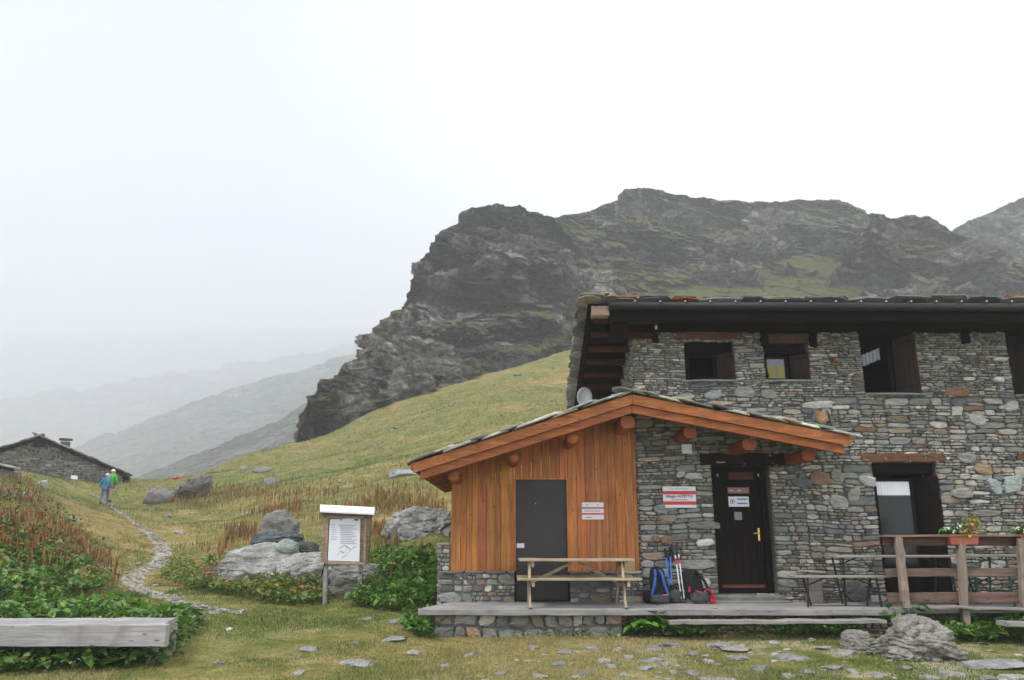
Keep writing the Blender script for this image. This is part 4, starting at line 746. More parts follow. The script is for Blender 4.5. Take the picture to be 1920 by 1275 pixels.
for u, wd in ((1371, 8), (1386, 8)): m = MB(s3.location); p = P(u, 919.5, Yd2); m.box(p[0]-wd/240, p[0]+wd/240, Yd2-.014, Yd2-.012, p[2]-.012, p[2]+.012); m.build('carved_mark', 'curtain', s3)
s4 = thing('door_notice', 'white paper notice with round emblem and blue print on the dark door', 'notice', P(1385, 940, Yd)); q = rect(1366, 1404, 931, 950, Yd2); m = MB(s4.location); m.box(q[0], q[1], Yd2-.005, Yd2, q[2], q[3]); m.build('sheet', 'paper', s4)
p = P(1373, 940, Yd2); bm = bmesh.new(); m = MB(s4.location); ks = 20; V = []
for rr in (.038, .029): V += [(p[0]+math.cos(2*math.pi*k/ks)*rr, Yd2-.007, p[2]+math.sin(2*math.pi*k/ks)*rr) for k in range(ks)]
m.add(V, [(k, (k+1) % ks, ks+(k+1) % ks, ks+k) for k in range(ks)]); m.box(p[0]-.012, p[0]+.012, Yd2-.008, Yd2-.006, p[2]-.014, p[2]+.014); m.build('emblem', 'ink', s4)
for v in (936, 944): m = MB(s4.location); p = P(1391, v, Yd2); m.box(p[0]-.08, p[0]+.085, Yd2-.007, Yd2-.005, p[2]-.011, p[2]+.011); m.build('print_line', 'ink_blue', s4)
fl = thing('floodlight', 'square white floodlight with conduit under the canopy', 'floodlight', P(1289, 841, YW-.06)); q = rect(1279, 1297, 833, 850, YW-.13); Yf = YW-.13; O = fl.location
f_ = frame(fl, q, Yf, .022, .06, 'white_paint', 'housing'); m = mb(); m.box(q[0]+.022, q[1]-.022, Yf+.02, Yf+.05, q[2]+.022, q[3]-.022); m.build('lens', 'lamp_glass', fl)
m = mb(); m.tube([(q[1], Yf+.05, q[3]-.03), (PX(1380, Yf, 828), Yf+.05, q[3]-.03)], .008, 6); m.build('conduit', 'metal_grey', fl)
m = mb(); m.tube([((q[0]+q[1])/2, Yf+.05, (q[2]+q[3])/2), ((q[0]+q[1])/2, YW+.0, (q[2]+q[3])/2)], .03, 8); m.build('mount', 'metal_grey', fl)
# ------------------------------------------------------------ deck
YD = 11.6; X0 = PX(787, YD, 1140); X1 = XR; zd = ZD; dk = thing('terrace_deck', 'weathered grey plank terrace on a low rubble stone base', 'deck', (X0, YD, 0)); O = dk.location
m = mb(); y = YD+.035
while y < YW-.12:
    x = X0+.02+.30*(y-YD); m.box(x+random.uniform(-.01, .01), X1, y+.004, y+.141, zd-.045, zd+random.uniform(-.004, .002), np.array((1, 1, 1))*random.uniform(.85, 1.1), .006); y += .145
m.build('planks', 'grey_wood', dk)
m = mb(); m.beam((X0-.02, YD, zd-.05), (PX(1672, YD, 1140), YD, zd-.055), .07, .085, 30, .004, (.9, .88, .86)); m.beam((PX(1672, YD, 1140)+.01, YD+.01, zd-.03), (X1, YD+.01, zd-.03), .07, .07, 20, .005, (.9, .87, .84)); m.build('edge_board', 'grey_wood', dk)
m = mb(); xa, xb = PX(812, YD+.08, 1170), PX(1166, YD+.08, 1170); zz = PZ(1148, YD); m.box(xa+.03, xb, YD+.12, YW, ZB-.3, zz-.02, (.22, .22, .2)); masonry(m, front(YD+.12), xa, xb, ZB-.02, zz, 71, (), None, (.14, .26), (1.0, 2.6), .07, .02, .4, .95, wamp=.04, courses=(.2, .3))
xc = PX(1925, YD, 1170); m.box(xb+.02, X1, YD+.26, YW, ZB-.3, zz-.02, (.2, .2, .18)); masonry(m, front(YD+.26), xb, X1, ZB+.05, zz, 73, (), None, (.04, .10), (1.8, 4.5), .05, .014, .2, .8, wamp=.01)
masonry(m, left_side(xa+.03), YD+.12, YW, ZB, zz, 74, (), None, (.12, .2), (1, 2.6), .05, .02, .3, .85); m.build('stone_base', 'stone', dk)
m = mb(); xa = PX(1255, 11.3, 1168); m.beam((xa, 11.38, PZ(1167, 11.38)), (PX(1655, 11.4, 1164), 11.4, PZ(1164, 11.4)), .24, .045, 16, .006, (1.0, .97, .9)); m.build('step_plank', 'grey_wood', dk)
m = mb(); m.beam((PX(1724, YD-.12, 1138), YD-.12, PZ(1137, YD-.12)), (PX(2000, YD-.1, 1143), YD-.1, PZ(1143, YD-.1)), .14, .035, 8, .008, (.9, .85, .8)); m.build('loose_plank', 'grey_wood', dk)
m = mb(); m.beam((PX(1878, 11.0, 1168), 11.0, PZ(1168, 11)), (PX(2000, 11.0, 1172), 11.0, PZ(1172, 11.)), .25, .06, 6, .006); tg = thing('low_bench', 'low weathered plank bench at the far right below the terrace', 'bench', P(1940, 1180, 11.0)); O = tg.location; m.off = np.array(O); m.v = [v+np.array(dk.location)-np.array(O) for v in m.v]; m.build('seat', 'grey_wood', tg)
for x in (PX(1945, 11, 1180), PX(2005, 11, 1180)): m = mb(); m.box(x-.09, x+.09, 10.93, 11.1, gz1(x, 11)-.03, PZ(1171, 11.)); m.build('support_block', 'grey_wood', tg)
# ------------------------------------------------------------ railing
YR = 11.55; rl = thing('railing', 'brown wooden railing with leaning grey posts along the terrace edge', 'railing', P(1690, 1140, YR)); O = rl.location
def PR(u, v, Y=YR): return P(u, v, Y)
for (u0, v0), (u1, v1), wd in (((1684, 1007), (1699, 1140), .11), ((1801, 1010), (1812, 1205), .11), ((1913, 1010), (1922, 1140), .11)):
    m = mb(); m.beam(PR(u1, v1, YR-.03), PR(u0, v0, YR-.03), .10, .10, 8, .010, up=(0, 1, 0)); m.build('post', 'post_wood', rl)
for (u0, v0), (u1, v1), h, c, nm in (((1655, 1014), (2030, 1016), .13, (.55, .38, .33), 'top_rail'), ((1660, 1074), (2030, 1072), .115, (1, 1, 1), 'middle_rail'), ((1664, 1121), (2030, 1119), .14, (1, .95, .9), 'bottom_rail')):
    m = mb(); m.beam(PR(u0, v0, YR+.055), PR(u1, v1, YR+.055), .045, h, 16, .004, c); m.build(nm, 'rail_wood', rl)
m = mb(); m.beam(PR(1652, 1005, YR+.02), PR(2030, 1004, YR+.02), .15, .028, 12, .003, (1.5, 1.45, 1.4)); m.build('cap_board', 'rail_wood', rl)
# ------------------------------------------------------------ flower boxes
def leaves(pos, size, nrm_up=.6, asp=.62, seed=0, droop=.3, ori=None):
    """many folded ovate leaves; returns verts (n*8,3), tris"""
    rng = np.random.default_rng(seed); n = len(pos); az = rng.uniform(0, 2*np.pi, n) if ori is None else ori; pt = rng.normal(.15, .45, n); rl_ = rng.normal(0, .35, n)
    d = np.stack([np.cos(az)*np.cos(pt), np.sin(az)*np.cos(pt), np.sin(pt)], -1); s0 = np.stack([-np.sin(az), np.cos(az), az*0], -1); u0 = np.cross(d, s0)
    s = s0*np.cos(rl_)[:, None]+u0*np.sin(rl_)[:, None]; u = np.cross(d, s); u *= np.sign(u[:, 2:3]+1e-9)
    L = (size*rng.uniform(.5, 1.35, n))[:, None]; W = L*asp*rng.uniform(.45, 1.3, n)[:, None]; fo = rng.uniform(.05, .3, n)[:, None]*W; dr = rng.uniform(-.05, droop, n)[:, None]*L
    z = np.array([0, 0, 1.]); o = pos
    V = [o, o+d*L*.3+s*W*.42+u*fo, o+d*L*.33, o+d*L*.3-s*W*.42+u*fo, o+d*L*.68+s*W*.38+u*fo*.8-z*dr*.4, o+d*L*.7-z*dr*.45, o+d*L*.68-s*W*.38+u*fo*.8-z*dr*.4, o+d*L-z*dr]
    V = np.stack(V, 1).reshape(-1, 3); t = np.array([(0, 2, 1), (0, 3, 2), (1, 2, 5), (1, 5, 4), (2, 3, 6), (2, 6, 5), (4, 5, 7), (5, 6, 7)])
    return V, (t[None]+np.arange(n)[:, None, None]*8).reshape(-1, 3)
def vary(cols, n, seed=0, k=8, wts=None, sd=.18):
    rng = np.random.default_rng(seed); c = np.array(cols)[rng.choice(len(cols), n, p=wts)]*rng.uniform(1-sd, 1+sd, (n, 1)); return np.repeat(c, k, 0)
def planter(u0, u1, label):
    Y = YR; q = (PX(u0, Y, 1005), PX(u1, Y, 1005)); z1 = PZ(1002, Y); z0 = PZ(1021, Y); xm = (q[0]+q[1])/2; t = thing('flower_box', label, 'flower box', (xm, Y, z0), group='terracotta flower boxes on the railing')
    w_ = (q[1]-q[0])/2; m = MB(t.location); a, c = w_*.84, w_; d0, d1 = .07, .09; V = []
    for ww, dd, zz in ((a, d0, z0), (c-.015, d1-.01, z1-.03), (c, d1, z1-.028), (c, d1, z1), (c-.015, d1-.015, z1), (c-.02, d1-.02, z1-.02)): V += [(xm-ww, Y-dd, zz), (xm+ww, Y-dd, zz), (xm+ww, Y+dd, zz), (xm-ww, Y+dd, zz)]
    m.add(V, [(3, 2, 1, 0)]+[(4*l+k, 4*l+(k+1) % 4, 4*l+4+(k+1) % 4, 4*l+4+k) for l in range(5) for k in range(4)]); m.build('trough', 'terracotta', t)
    m = MB(t.location); m.box(xm-c+.02, xm+c-.02, Y-.07, Y+.07, z1-.05, z1-.018); m.build('soil', 'soil', t)
    rng = np.random.default_rng(int(u0)); n = 420; x = rng.uniform(-1.15, 1.15, n); hgt = np.clip(.06+.13*np.clip(x+.45, 0, 1.2), 0, .3); p = np.stack([xm+x*w_, Y+rng.normal(0, .06, n), z1-.02+rng.random(n)**.8*hgt*1.3], -1)
    V, f = leaves(p-np.array(t.location), .055, seed=int(u0), asp=.75); col = np.where((x > .1)[:, None], np.array([.30, .32, .03]), np.array([.07, .20, .02]))*rng.uniform(.6, 1.3, (n, 1)); link('foliage', mkmesh('foliage', V, f, np.repeat(col, 8, 0)), 'leaf', t)
    for nm, col, cc, sx in (('white_flower', (.80, .80, .78), [(-1.15, .08), (-1.0, .09), (-.25, .12), (-.6, .03), (-.2, .05)], 1), ('orange_flower', (.75, .12, .03), [(.75, .18), (.8, .15), (.55, .05), (.2, .06), (.45, .09)], 1)):
        pp_ = []
        for cx_, cz_ in cc: pp_.append(np.array([xm+cx_*w_, Y-.07, z1+cz_])+rng.normal(0, .013, (16, 3)))
        pp_ = np.vstack(pp_); V, f = leaves(pp_-np.array(t.location), .028, seed=3, asp=.9); link(nm, mkmesh(nm, V, f, np.tile(col, (len(V), 1))), 'leaf', t)
planter(1773, 1831, 'terracotta flower box with yellow, white and orange flowers on the railing above the middle post'); planter(1905, 1963, 'terracotta flower box at the right edge of the picture on the railing')
# ------------------------------------------------------------ picnic table
zd = ZD+.002; Yp = 12.08; pc = thing('picnic_table', 'pale wooden picnic table standing in front of the grey annex door', 'picnic table', (PX(1078, Yp, 1100), Yp, zd)); O = pc.location
xa, xb = PX(973, Yp, 1050), PX(1184, Yp, 1050); zt_ = PZ(1050, Yp-.2); zs_ = PZ(1086, Yp-.45)
m = mb(); 
for k in range(5): m.beam((xa+random.uniform(-.01, .01), Yp-.28+k*.14, zt_), (xb, Yp-.28+k*.14, zt_), .13, .030, 8, .003, np.array((1, 1, 1))*random.uniform(.9, 1.1))
m.build('tabletop', 'pale_wood', pc)
for s in (-1, 1):
    m = mb(); yy = Yp+s*.44
    for k in (0, 1): m.beam((xa-.03, yy+(k-.5)*.125, zs_), (xb+.06, yy+(k-.5)*.125, zs_), .115, .028, 8, .003, np.array((1, 1, 1))*random.uniform(.9, 1.1))
    m.build('seat', 'pale_wood', pc)
for u in (992, 1163):
    x = PX(u, Yp, 1090)
    for s in (-1, 1): m = mb(); m.beam((x, Yp+s*.50, zd), (x, Yp+s*.22, zt_-.02), .07, .035, 5, .003, up=(1, 0, 0)); m.build('leg', 'pale_wood', pc)
    m = mb(); m.beam((x+.05, Yp-.54, zs_-.06), (x+.05, Yp+.54, zs_-.06), .04, .08, 5, .003); m.beam((x+.05, Yp-.30, zt_-.06), (x+.05, Yp+.30, zt_-.06), .04, .08, 5, .003); m.build('cross_bar', 'pale_wood', pc)
xm = PX(1077, Yp)
for x in (PX(998, Yp, 1090), PX(1156, Yp, 1090)): m = mb(); m.beam((x, Yp, zs_-.06), (xm+(x-xm)*.08, Yp, zt_-.04), .035, .045, 6, .003); m.build('brace', 'pale_wood', pc)
t = thing('cardboard_panel', 'plain light brown cardboard panel leaning on the annex wall behind the picnic table', 'panel', P(1179, 1070, YW-.2)); m = MB(t.location); m.box(PX(1167, YW-.15, 1060), PX(1191, YW-.15, 1060), YW-.15, YW-.135, PZ(1071, YW-.15), PZ(1046, YW-.15)); m.build('sheet', 'card', t)
# ------------------------------------------------------------ beer tables and benches
def trestle(nm, label, cat, u0, u1, v, Y, wd, legs, legmat, topmat='grey_wood', zfix=None):
    z = PZ(v, Y); x0, x1 = PX(u0, Y, v), PX(u1, Y, v); t = thing(nm, label, cat, ((x0+x1)/2, Y, ZD)); o = t.location
    m = MB(o); k = max(1, round(wd/.25))
    for i in range(k): m.box(x0, x1, Y-wd/2+i*wd/k+.003, Y-wd/2+(i+1)*wd/k-.003, z-.028, z, (1.0, .93, .82), .004)
    m.build('tabletop' if wd > .4 else 'seat', topmat, t)
    for lx, dr in legs:
        x = PX(lx, Y, v+30)
        for s in (-1, 1): m = MB(o); m.tube([(x+dr*.12*(s > 0), Y+s*wd*.4, ZD+.004), (x+dr*.03, Y+s*wd*.4, z-.03)], .016, 6); m.build('leg', legmat, t)
        m = MB(o); m.tube([(x+dr*.02, Y-wd*.4, ZD+.2), (x+dr*.02, Y+wd*.4, ZD+.2)], .012, 6); m.build('cross_rod', legmat, t); m = MB(o); m.tube([(x+dr*.05, Y, z-.14), (x+dr*.32, Y, z-.03)], .011, 6); m.build('brace', legmat, t)
    return t
trestle('trestle_table', 'trestle table with black legs standing left of the railing before the glazed door', 'table', 1556, 1796, 1041, 12.15, .5, ((1569, 1), (1774, -1)), 'iron')
trestle('trestle_bench', 'low trestle bench with black legs between the dark door and the railing', 'bench', 1484, 1662, 1079, 11.85, .25, ((1508, 1), (1644, -1)), 'iron')
trestle('trestle_table', 'trestle table with green legs behind the flower box railing', 'table', 1800, 2010, 1040, 12.15, .5, ((1878, -1), (1990, -1)), 'green_metal')
trestle('trestle_bench', 'low trestle bench with green legs behind the lower railing boards on the right', 'bench', 1806, 2010, 1078, 12.45, .25, ((1822, 1), (1990, -1)), 'green_metal')
t = thing('loose_board', 'thin pale board lying on the wall side of the black legged bench', 'board', P(1522, 1070, 12.5)); m = MB(t.location); m.beam(P(1497, 1069, 12.5), P(1547, 1073, 12.4), .12, .02, 4, .003); m.build('plank', 'pale_wood', t)
t = thing('wooden_block', 'dark upright wooden block under the loose board by the wall', 'block', P(1520, 1125, 12.55)); m = MB(t.location); m.box(PX(1512, 12.5, 1110), PX(1540, 12.5, 1110), 12.42, 12.6, ZD+.003, PZ(1076, 12.5), (.45, .42, .38), .01); m.build('block', 'grey_wood', t)
# ------------------------------------------------------------ hiking poles and backpacks
def pole(label, u0, v0, u1, v1, mat, gmat, mark=None, h0=0.16):
    a = P(u1, v1, YW-.36); bb = P(u0, v0, YW-.07); a[2] = ZD+.01; t = thing('trekking_pole', label, 'trekking pole', a, group='trekking poles leaning on the stone wall'); o = t.location; L = lambda k: a+(bb-a)*k
    m = MB(o); m.tube([L(0), L(.04)], .004, 6); m.build('tip', 'iron', t); m = MB(o); m.tube([L(.04), L(.3)], .0075, 6); m.build('lower_shaft', 'iron' if mat == 'pole_blue' else mat, t); m = MB(o); m.tube([L(.3), L(.82)], .0105, 7); m.build('upper_shaft', mat, t)
    m = MB(o); m.tube([L(.82), L(.85), L(.97), L(1)], [.012, .019, .017, .010], 8); m.build('grip', gmat, t)
    m = MB(o); m.tube([L(.97), L(.97)+np.array([.03, -.03, -.06]), L(.93)+np.array([.05, -.03, -.12]), L(.9)+np.array([.01, -.02, -.03])], .007, 5); m.build('strap', 'pack_black', t)
    m = MB(o); m.tube([L(.055), L(.062)], .035, 10); m.build('basket', 'pack_black', t)
    if mark: m = MB(o); m.tube([L(.66), L(.76)], .0125, 7); m.build('band', mark, t)
pole('blue trekking pole, the left one of the pair leaning above the blue backpack', 1247, 1028, 1258, 1130, 'pole_blue', 'pack_black'); pole('blue trekking pole, right one of the pair leaning above the blue backpack', 1256, 1026, 1261, 1130, 'pole_blue', 'pack_black')
pole('silver trekking pole with red band leaning left of its twin between the packs', 1263, 1022, 1279, 1132, 'white_metal', 'pack_grey', 'pack_red'); pole('silver trekking pole with red band beside the black and red backpack', 1270, 1020, 1284, 1131, 'white_metal', 'pack_grey', 'pack_red')
def ico(sub): 
    bm = bmesh.new(); bmesh.ops.create_icosphere(bm, subdivisions=sub, radius=1); bm.verts.ensure_lookup_table(); v = np.array([x.co[:] for x in bm.verts]); f = [[x.index for x in q.verts] for q in bm.faces]; bm.free(); return v, f
ICO = {k: ico(k) for k in (2, 3, 4, 5, 6)}
def sack(par, c, r, mat, nm, sq=.6, lean=(0, 0), nz=.05, sub=4, seed=0):
    v, f = ICO[sub]; p = np.sign(v)*np.abs(v)**sq; p = p*(1+nz*fbm(v*2.2+seed, 3, seed))[:, None]*np.array(r); p[:, 0] += p[:, 2]*lean[0]; p[:, 1] += p[:, 2]*lean[1]
    m = MB(par.location); m.add(p+np.array(c), f); return m.build(nm, mat, par, True)
def arc(m, pts, r, **k):
    pts = np.array(pts, float); t = np.linspace(0, len(pts)-1, 5*len(pts)); q = np.stack([np.interp(t, range(len(pts)), pts[:, i]) for i in range(3)], -1)
    for _ in range(3): q[1:-1] = (q[:-2]+q[1:-1]*2+q[2:])/4
    m.tube(q, r, 7, **k)
Yk = YW-.38
bp = thing('backpack', 'dark backpack with blue shoulder straps standing by the stone wall', 'backpack', P(1236, 1132, Yk)); c = P(1235, 1106, Yk); c[2] = ZD+.26
sack(bp, c+np.array([0, .06, .03]), (.115, .10, .25), 'pack_black', 'main_bag', .55, (.02, .3), seed=1); sack(bp, (c[0]-.01, Yk-.07, ZD+.075), (.15, .08, .062), 'pack_grey', 'hip_pad', .6, seed=2); sack(bp, (c[0]-.16, Yk+.03, ZD+.10), (.06, .09, .09), 'pack_black', 'side_pocket', .6, seed=3)
for s in (-1, 1):
    m = MB(bp.location); arc(m, [c+np.array([s*.035, -.05+.12, .23]), c+np.array([s*.05, -.09, .17]), c+np.array([s*.075, -.10, .02]), c+np.array([s*.13, -.10, -.14])], .022, col=(1, 1, 1)); m.build('shoulder_strap', 'pack_blue', bp, True)
m = MB(bp.location); q = c+np.array([.07, -.165, -.125]); m.box(q[0]-.04, q[0]+.04, q[1], q[1]+.02, q[2]-.006, q[2]+.008); m.build('zip_tag', 'orange', bp)
bp = thing('backpack', 'black and grey backpack with red trim leaning beside the dark door', 'backpack', P(1308, 1132, Yk)); c = P(1305, 1106, Yk); c[2] = ZD+.24
sack(bp, c+np.array([-.02, .08, .02]), (.14, .12, .24), 'pack_black', 'main_bag', .6, (-.12, .3), seed=5); sack(bp, (c[0]+.04, Yk-.06, ZD+.10), (.14, .07, .075), 'pack_grey', 'hip_pad', .6, (.1, 0), seed=6)
m = MB(bp.location); arc(m, [c+np.array([-.01, -.0, .24]), c+np.array([-.09, -.10, .14]), c+np.array([-.12, -.13, -.03])], .022); arc(m, [c+np.array([.02, -.0, .23]), c+np.array([.12, -.10, .09]), c+np.array([.18, -.13, -.10])], .022); m.build('shoulder_strap', 'pack_black', bp, True)
m = MB(bp.location); arc(m, [c+np.array([-.125, -.135, .01]), c+np.array([-.135, -.14, -.06])], .016); arc(m, [c+np.array([.13, -.14, -.02]), c+np.array([.19, -.14, -.05]), c+np.array([.235, -.13, -.15])], .016); arc(m, [c+np.array([-.04, -.15, -.05]), c+np.array([.04, -.16, -.07])], .014); m.build('trim', 'pack_red', bp, True)
sack(bp, (c[0]+.23, Yk-.06, ZD+.055), (.05, .05, .045), 'pack_red', 'side_pouch', .7, seed=9)
bg_ = thing('bag', 'small dark grey bag squeezed between the two backpacks', 'bag', (PX(1268, Yk, 1120), Yk+.1, ZD)); sack(bg_, (bg_.location[0], Yk+.1, ZD+.10), (.10, .08, .10), 'pack_grey', 'body', .65, seed=11); sack(bg_, (bg_.location[0]-.02, Yk+.12, ZD+.22), (.06, .05, .05), 'pack_black', 'flap', .65, seed=12)
# ------------------------------------------------------------ notice board
Yn = 14.0; nb = thing('notice_board', 'wooden notice board with white metal roof and map sheet on posts by the boulder', 'notice board', hit1(607, 1130, ymin=12)); O = nb.location; gz_ = O[2]
def pn(u, v, dy=0): return P(u, v, Yn+dy)
tl, tr_, bl, br = pn(605, 962), pn(694, 965), pn(600, 1055), pn(688, 1058)
m = mb(); k = 10
for i in range(k):
    t0, t1 = i/k, (i+1)/k-.01
    def lp(a, c, t): return a+(c-a)*t
    j = random.uniform(-.012, .012); a0, a1, b0, b1 = lp(tl, bl, t0), lp(tl, bl, t1), lp(tr_, br, t0), lp(tr_, br, t1); a0[0] += j; a1[0] += j; V = [a0, b0, b1, a1]; V = [v+np.array([0, .03, 0]) for v in V]+[v+np.array([0, .22, 0]) for v in V]
    m.add(V, [(0, 1, 2, 3), (7, 6, 5, 4), (0, 4, 5, 1), (1, 5, 6, 2), (2, 6, 7, 3), (3, 7, 4, 0)], np.array((1, 1, 1))*random.uniform(.8, 1.2))
m.build('slatted_case', 'board_wood', nb)
m = mb(); fa = [pn(613, 966), pn(684, 968), pn(681, 1057), pn(609, 1054)]
for (a, c, wd) in ((0, 1, .09), (3, 2, .05)): m.beam(fa[a]+np.array([0, .0, 0]), fa[c]+np.array([0, 0, 0]), .05, wd, 4, .003)
for (a, c) in ((0, 3), (1, 2)): m.beam(fa[a]+np.array([.02, -.004, -.04]), fa[c]+np.array([.02, -.004, 0]), .05, .05, 4, .003, up=(0, 1, 0))
m.build('frame', 'board_wood', nb)
ps = [pn(619, 974), pn(676, 971), pn(674, 1053), pn(615, 1051)]
m = mb(); V = [p+np.array([0, -.02, 0]) for p in ps]+[p+np.array([0, .01, 0]) for p in ps]; m.add(V, [(0, 1, 2, 3), (7, 6, 5, 4), (0, 4, 5, 1), (1, 5, 6, 2), (2, 6, 7, 3), (3, 7, 4, 0)]); sh = m.build('map_sheet', 'paper', nb)
m = mb(); rg = np.random.default_rng(4); Yq = Yn-.028
for i in range(11):
    v = 984+i*3.4; u0 = 638 if i > 1 else 636; wl = rg.uniform(20, 32); q0, q1 = P(u0, v, Yq), P(u0+wl, v+.8, Yq); V = [q0, q1, q1-np.array([0, 0, .009]), q0-np.array([0, 0, .009])]; m.add(V, [(0, 3, 2, 1)])
for i in range(7):
    v = 983+i*4.6; q0, q1 = P(620.5, v, Yq), P(620.5+rg.uniform(5, 11), v+.3, Yq); m.add([q0, q1, q1-np.array([0, 0, .008]), q0-np.array([0, 0, .008])], [(0, 3, 2, 1)])
for pts_ in ([(632, 1040), (638, 1033), (645, 1036), (652, 1025), (655, 1015)], [(640, 1046), (650, 1040), (660, 1028), (668, 1024)], [(636, 1028), (646, 1022), (658, 1030)]):
    for (a, c), (d, e2) in zip(pts_[:-1], pts_[1:]): q0, q1 = P(a, c, Yq), P(d, e2, Yq); z_ = np.array([.002, 0, .007]); m.add([q0+z_, q1+z_, q1-z_, q0-z_], [(0, 3, 2, 1)])
m.build('print', 'ink_grey', sh)
m = mb(); q = P(668, 974.5, Yq); m.box(q[0]-.035, q[0]+.035, Yq-.001, Yq, q[2]-.014, q[2]+.014); m.build('logo', 'green_metal', sh); m = mb(); q = P(639, 974, Yq); m.box(q[0]-.015, q[0]+.015, Yq-.001, Yq, q[2]-.016, q[2]+.016); m.build('emblem', 'ink_blue', sh)
text('lettering', 'COMUNE DI AYAS', .035, P(652, 975, Yq)-np.array(O), 'ink_grey', sh) if 0 else None
m = mb(); r0, r1 = pn(600, 946, -.02), pn(702, 951, -.02); f0, f1 = pn(600, 957, -.16), pn(702, 962, -.16); th_ = np.array([0, 0, .012]); bk = np.array([0, .34, -.10])
V = [f0, f1, r1, r0, r0+bk, r1+bk]; V += [v-np.array([0, 0, .03]) for v in V]; m.add(V, [(0, 1, 2, 3), (3, 2, 5, 4), (6, 9, 8, 7), (9, 10, 11, 8), (0, 6, 7, 1), (1, 7, 8, 2), (2, 8, 11, 5), (5, 11, 10, 4), (4, 10, 9, 3), (3, 9, 6, 0)]); m.build('roof', 'white_metal', nb)
m = mb(); m.beam(pn(604, 963, .0), pn(697, 966, .0), .2, .04, 3, .003, (.35, .35, .35)); m.build('roof_batten', 'board_wood', nb)
for u0, u1, vb in ((612, 609, 1128), (677, 674, 1118)):
    a = pn(u1, vb, .10); a[2] = min(a[2], gz1(a[0], a[1])+.02)-.05; c = pn(u0, 1052, .10); m = mb(); m.beam(a, c, .07, .07, 6, .004, up=(0, 1, 0)); m.build('post', 'grey_wood', nb)
for q, q2 in (((609, 1058), (602, 1082)), ((675, 1072), (681, 1092))): m = mb(); m.tube([pn(*q, .02), pn(*q2, .3)], .012, 6); m.build('stay', 'iron', nb)
# ------------------------------------------------------------ boulders and stones
def rock(name, label, cat, c, r, rot=0, seed=0, sub=5, cuts=14, nz=.16, col=(.20, .20, .185), fl=0, group=None, sharp=.62, mat='boulder', lay=0, blk=.8, tap=0, fac=1):
    v, f = ICO[sub]; rng = np.random.default_rng(seed+900); p = np.sign(v)*np.abs(v)**blk; p = p*.93
    for i in range(cuts):
        n = rng.normal(size=3); n /= np.linalg.norm(n); d = rng.uniform(sharp, .95); s = p@n; p = p-np.maximum(s-d, 0)[:, None]*n*.9
    p = p*(1+nz*1.2*fbm(v*1.7+seed, 4, seed)+nz*.45*fbm(v*4.5+seed, 5, seed+2, .6, True))[:, None]
    if sub >= 5:
        for cs_, am in ((1.6, .10*fac), (4.2, .035*fac)): d1, d2, va, vb = worley(v*np.array([1, 1, 1.5])*cs_+seed+.25*fbm(v*3, 2, seed)[:, None], seed+5); p = p*(1+am*((va-.5)*2) - am*.9*np.clip(1-(d2-d1)/.10, 0, 1))[:, None]
    if lay: q = (v[:, 2]+.35*v[:, 0])*6+fbm(v*2, 2, seed); p = p*(1+lay*(q-np.floor(q)))[:, None]
    if tap: k_z = np.clip(p[:, 2], -1, 1); p[:, 0] = (p[:, 0]-.12*k_z)*(1-tap*k_z); p[:, 1] *= 1-tap*k_z
    p *= np.array(r); cs, sn = math.cos(rot), math.sin(rot); p = np.stack([p[:, 0]*cs-p[:, 1]*sn, p[:, 0]*sn+p[:, 1]*cs, p[:, 2]], -1)
    if fl: p[:, 2] += p[:, 0]*fl
    o = link(name, mkmesh(name, p, f if sub < 6 else np.array(f), np.tile(np.array(col), (len(p), 1)), True), mat); o.location = tuple(float(k) for k in c); return tag(o, label, cat, group)
def rockpx(name, label, u, v0, v1, wpx, Y, dep=.8, **k):
    a = P(u, v1, Y); g = gz1(a[0], Y); t = P(u, v0, Y); rx = wpx/2*Y*.985/F; hgt = t[2]-g; k.setdefault('lift', 0); l = k.pop('lift')
    zb_ = P(u, v1, Y)[2]; zb_ = min(zb_, g-.05) if not l else zb_; cz_ = (t[2]+zb_)/2-(0 if l else .04); rz_ = (t[2]-zb_)/2*1.12
    return rock(name, label, 'boulder', (a[0], Y, cz_), (rx, rx*dep, rz_), **k)
rockpx('boulder', 'long pale grey boulder left of the notice board', 505, 1016, 1115, 200, 16.2, .8, seed=3, col=(.36, .355, .33), cuts=10, nz=.13, rot=.2, sub=6, fac=.3, blk=.95)
rockpx('boulder', 'pale sloping boulder behind the left post of the notice board', 588, 1035, 1120, 150, 15.9, .9, seed=9, col=(.35, .345, .32), cuts=10, nz=.13, sub=6, fac=.3, blk=.95)
rockpx('boulder', 'cracked grey boulder below and behind the notice board', 668, 1052, 1136, 140, 15.1, .8, seed=14, col=(.29, .285, .26), cuts=12, nz=.16, sub=6, fac=.45)
rockpx('boulder', 'rough dark topped rock crowning the pile left of the notice board', 522, 964, 1012, 74, 17.2, .8, seed=21, col=(.26, .25, .23), cuts=14, nz=.2)
rockpx('boulder', 'dark flat rock slab jutting from the pile beneath the crowning rock', 520, 996, 1030, 104, 16.7, .7, seed=25, col=(.10, .115, .115), cuts=16, nz=.08, lift=.01, fl=-.05)
rockpx('boulder', 'dark angular rock at the left foot of the rock pile', 494, 1010, 1036, 46, 16.4, .8, seed=27, col=(.10, .11, .105), cuts=16, nz=.1, lift=.01, fl=.3)
rockpx('boulder', 'small whitish green stone in front of the dark slabs', 538, 1011, 1038, 46, 16.0, .8, seed=33, col=(.36, .40, .37), cuts=14, nz=.1, lift=.01, sub=4)
rockpx('boulder', 'dark slab leaning right of the whitish green stone', 578, 1016, 1042, 52, 16.3, .7, seed=38, col=(.085, .09, .085), cuts=16, nz=.1, lift=.01, fl=-.15)
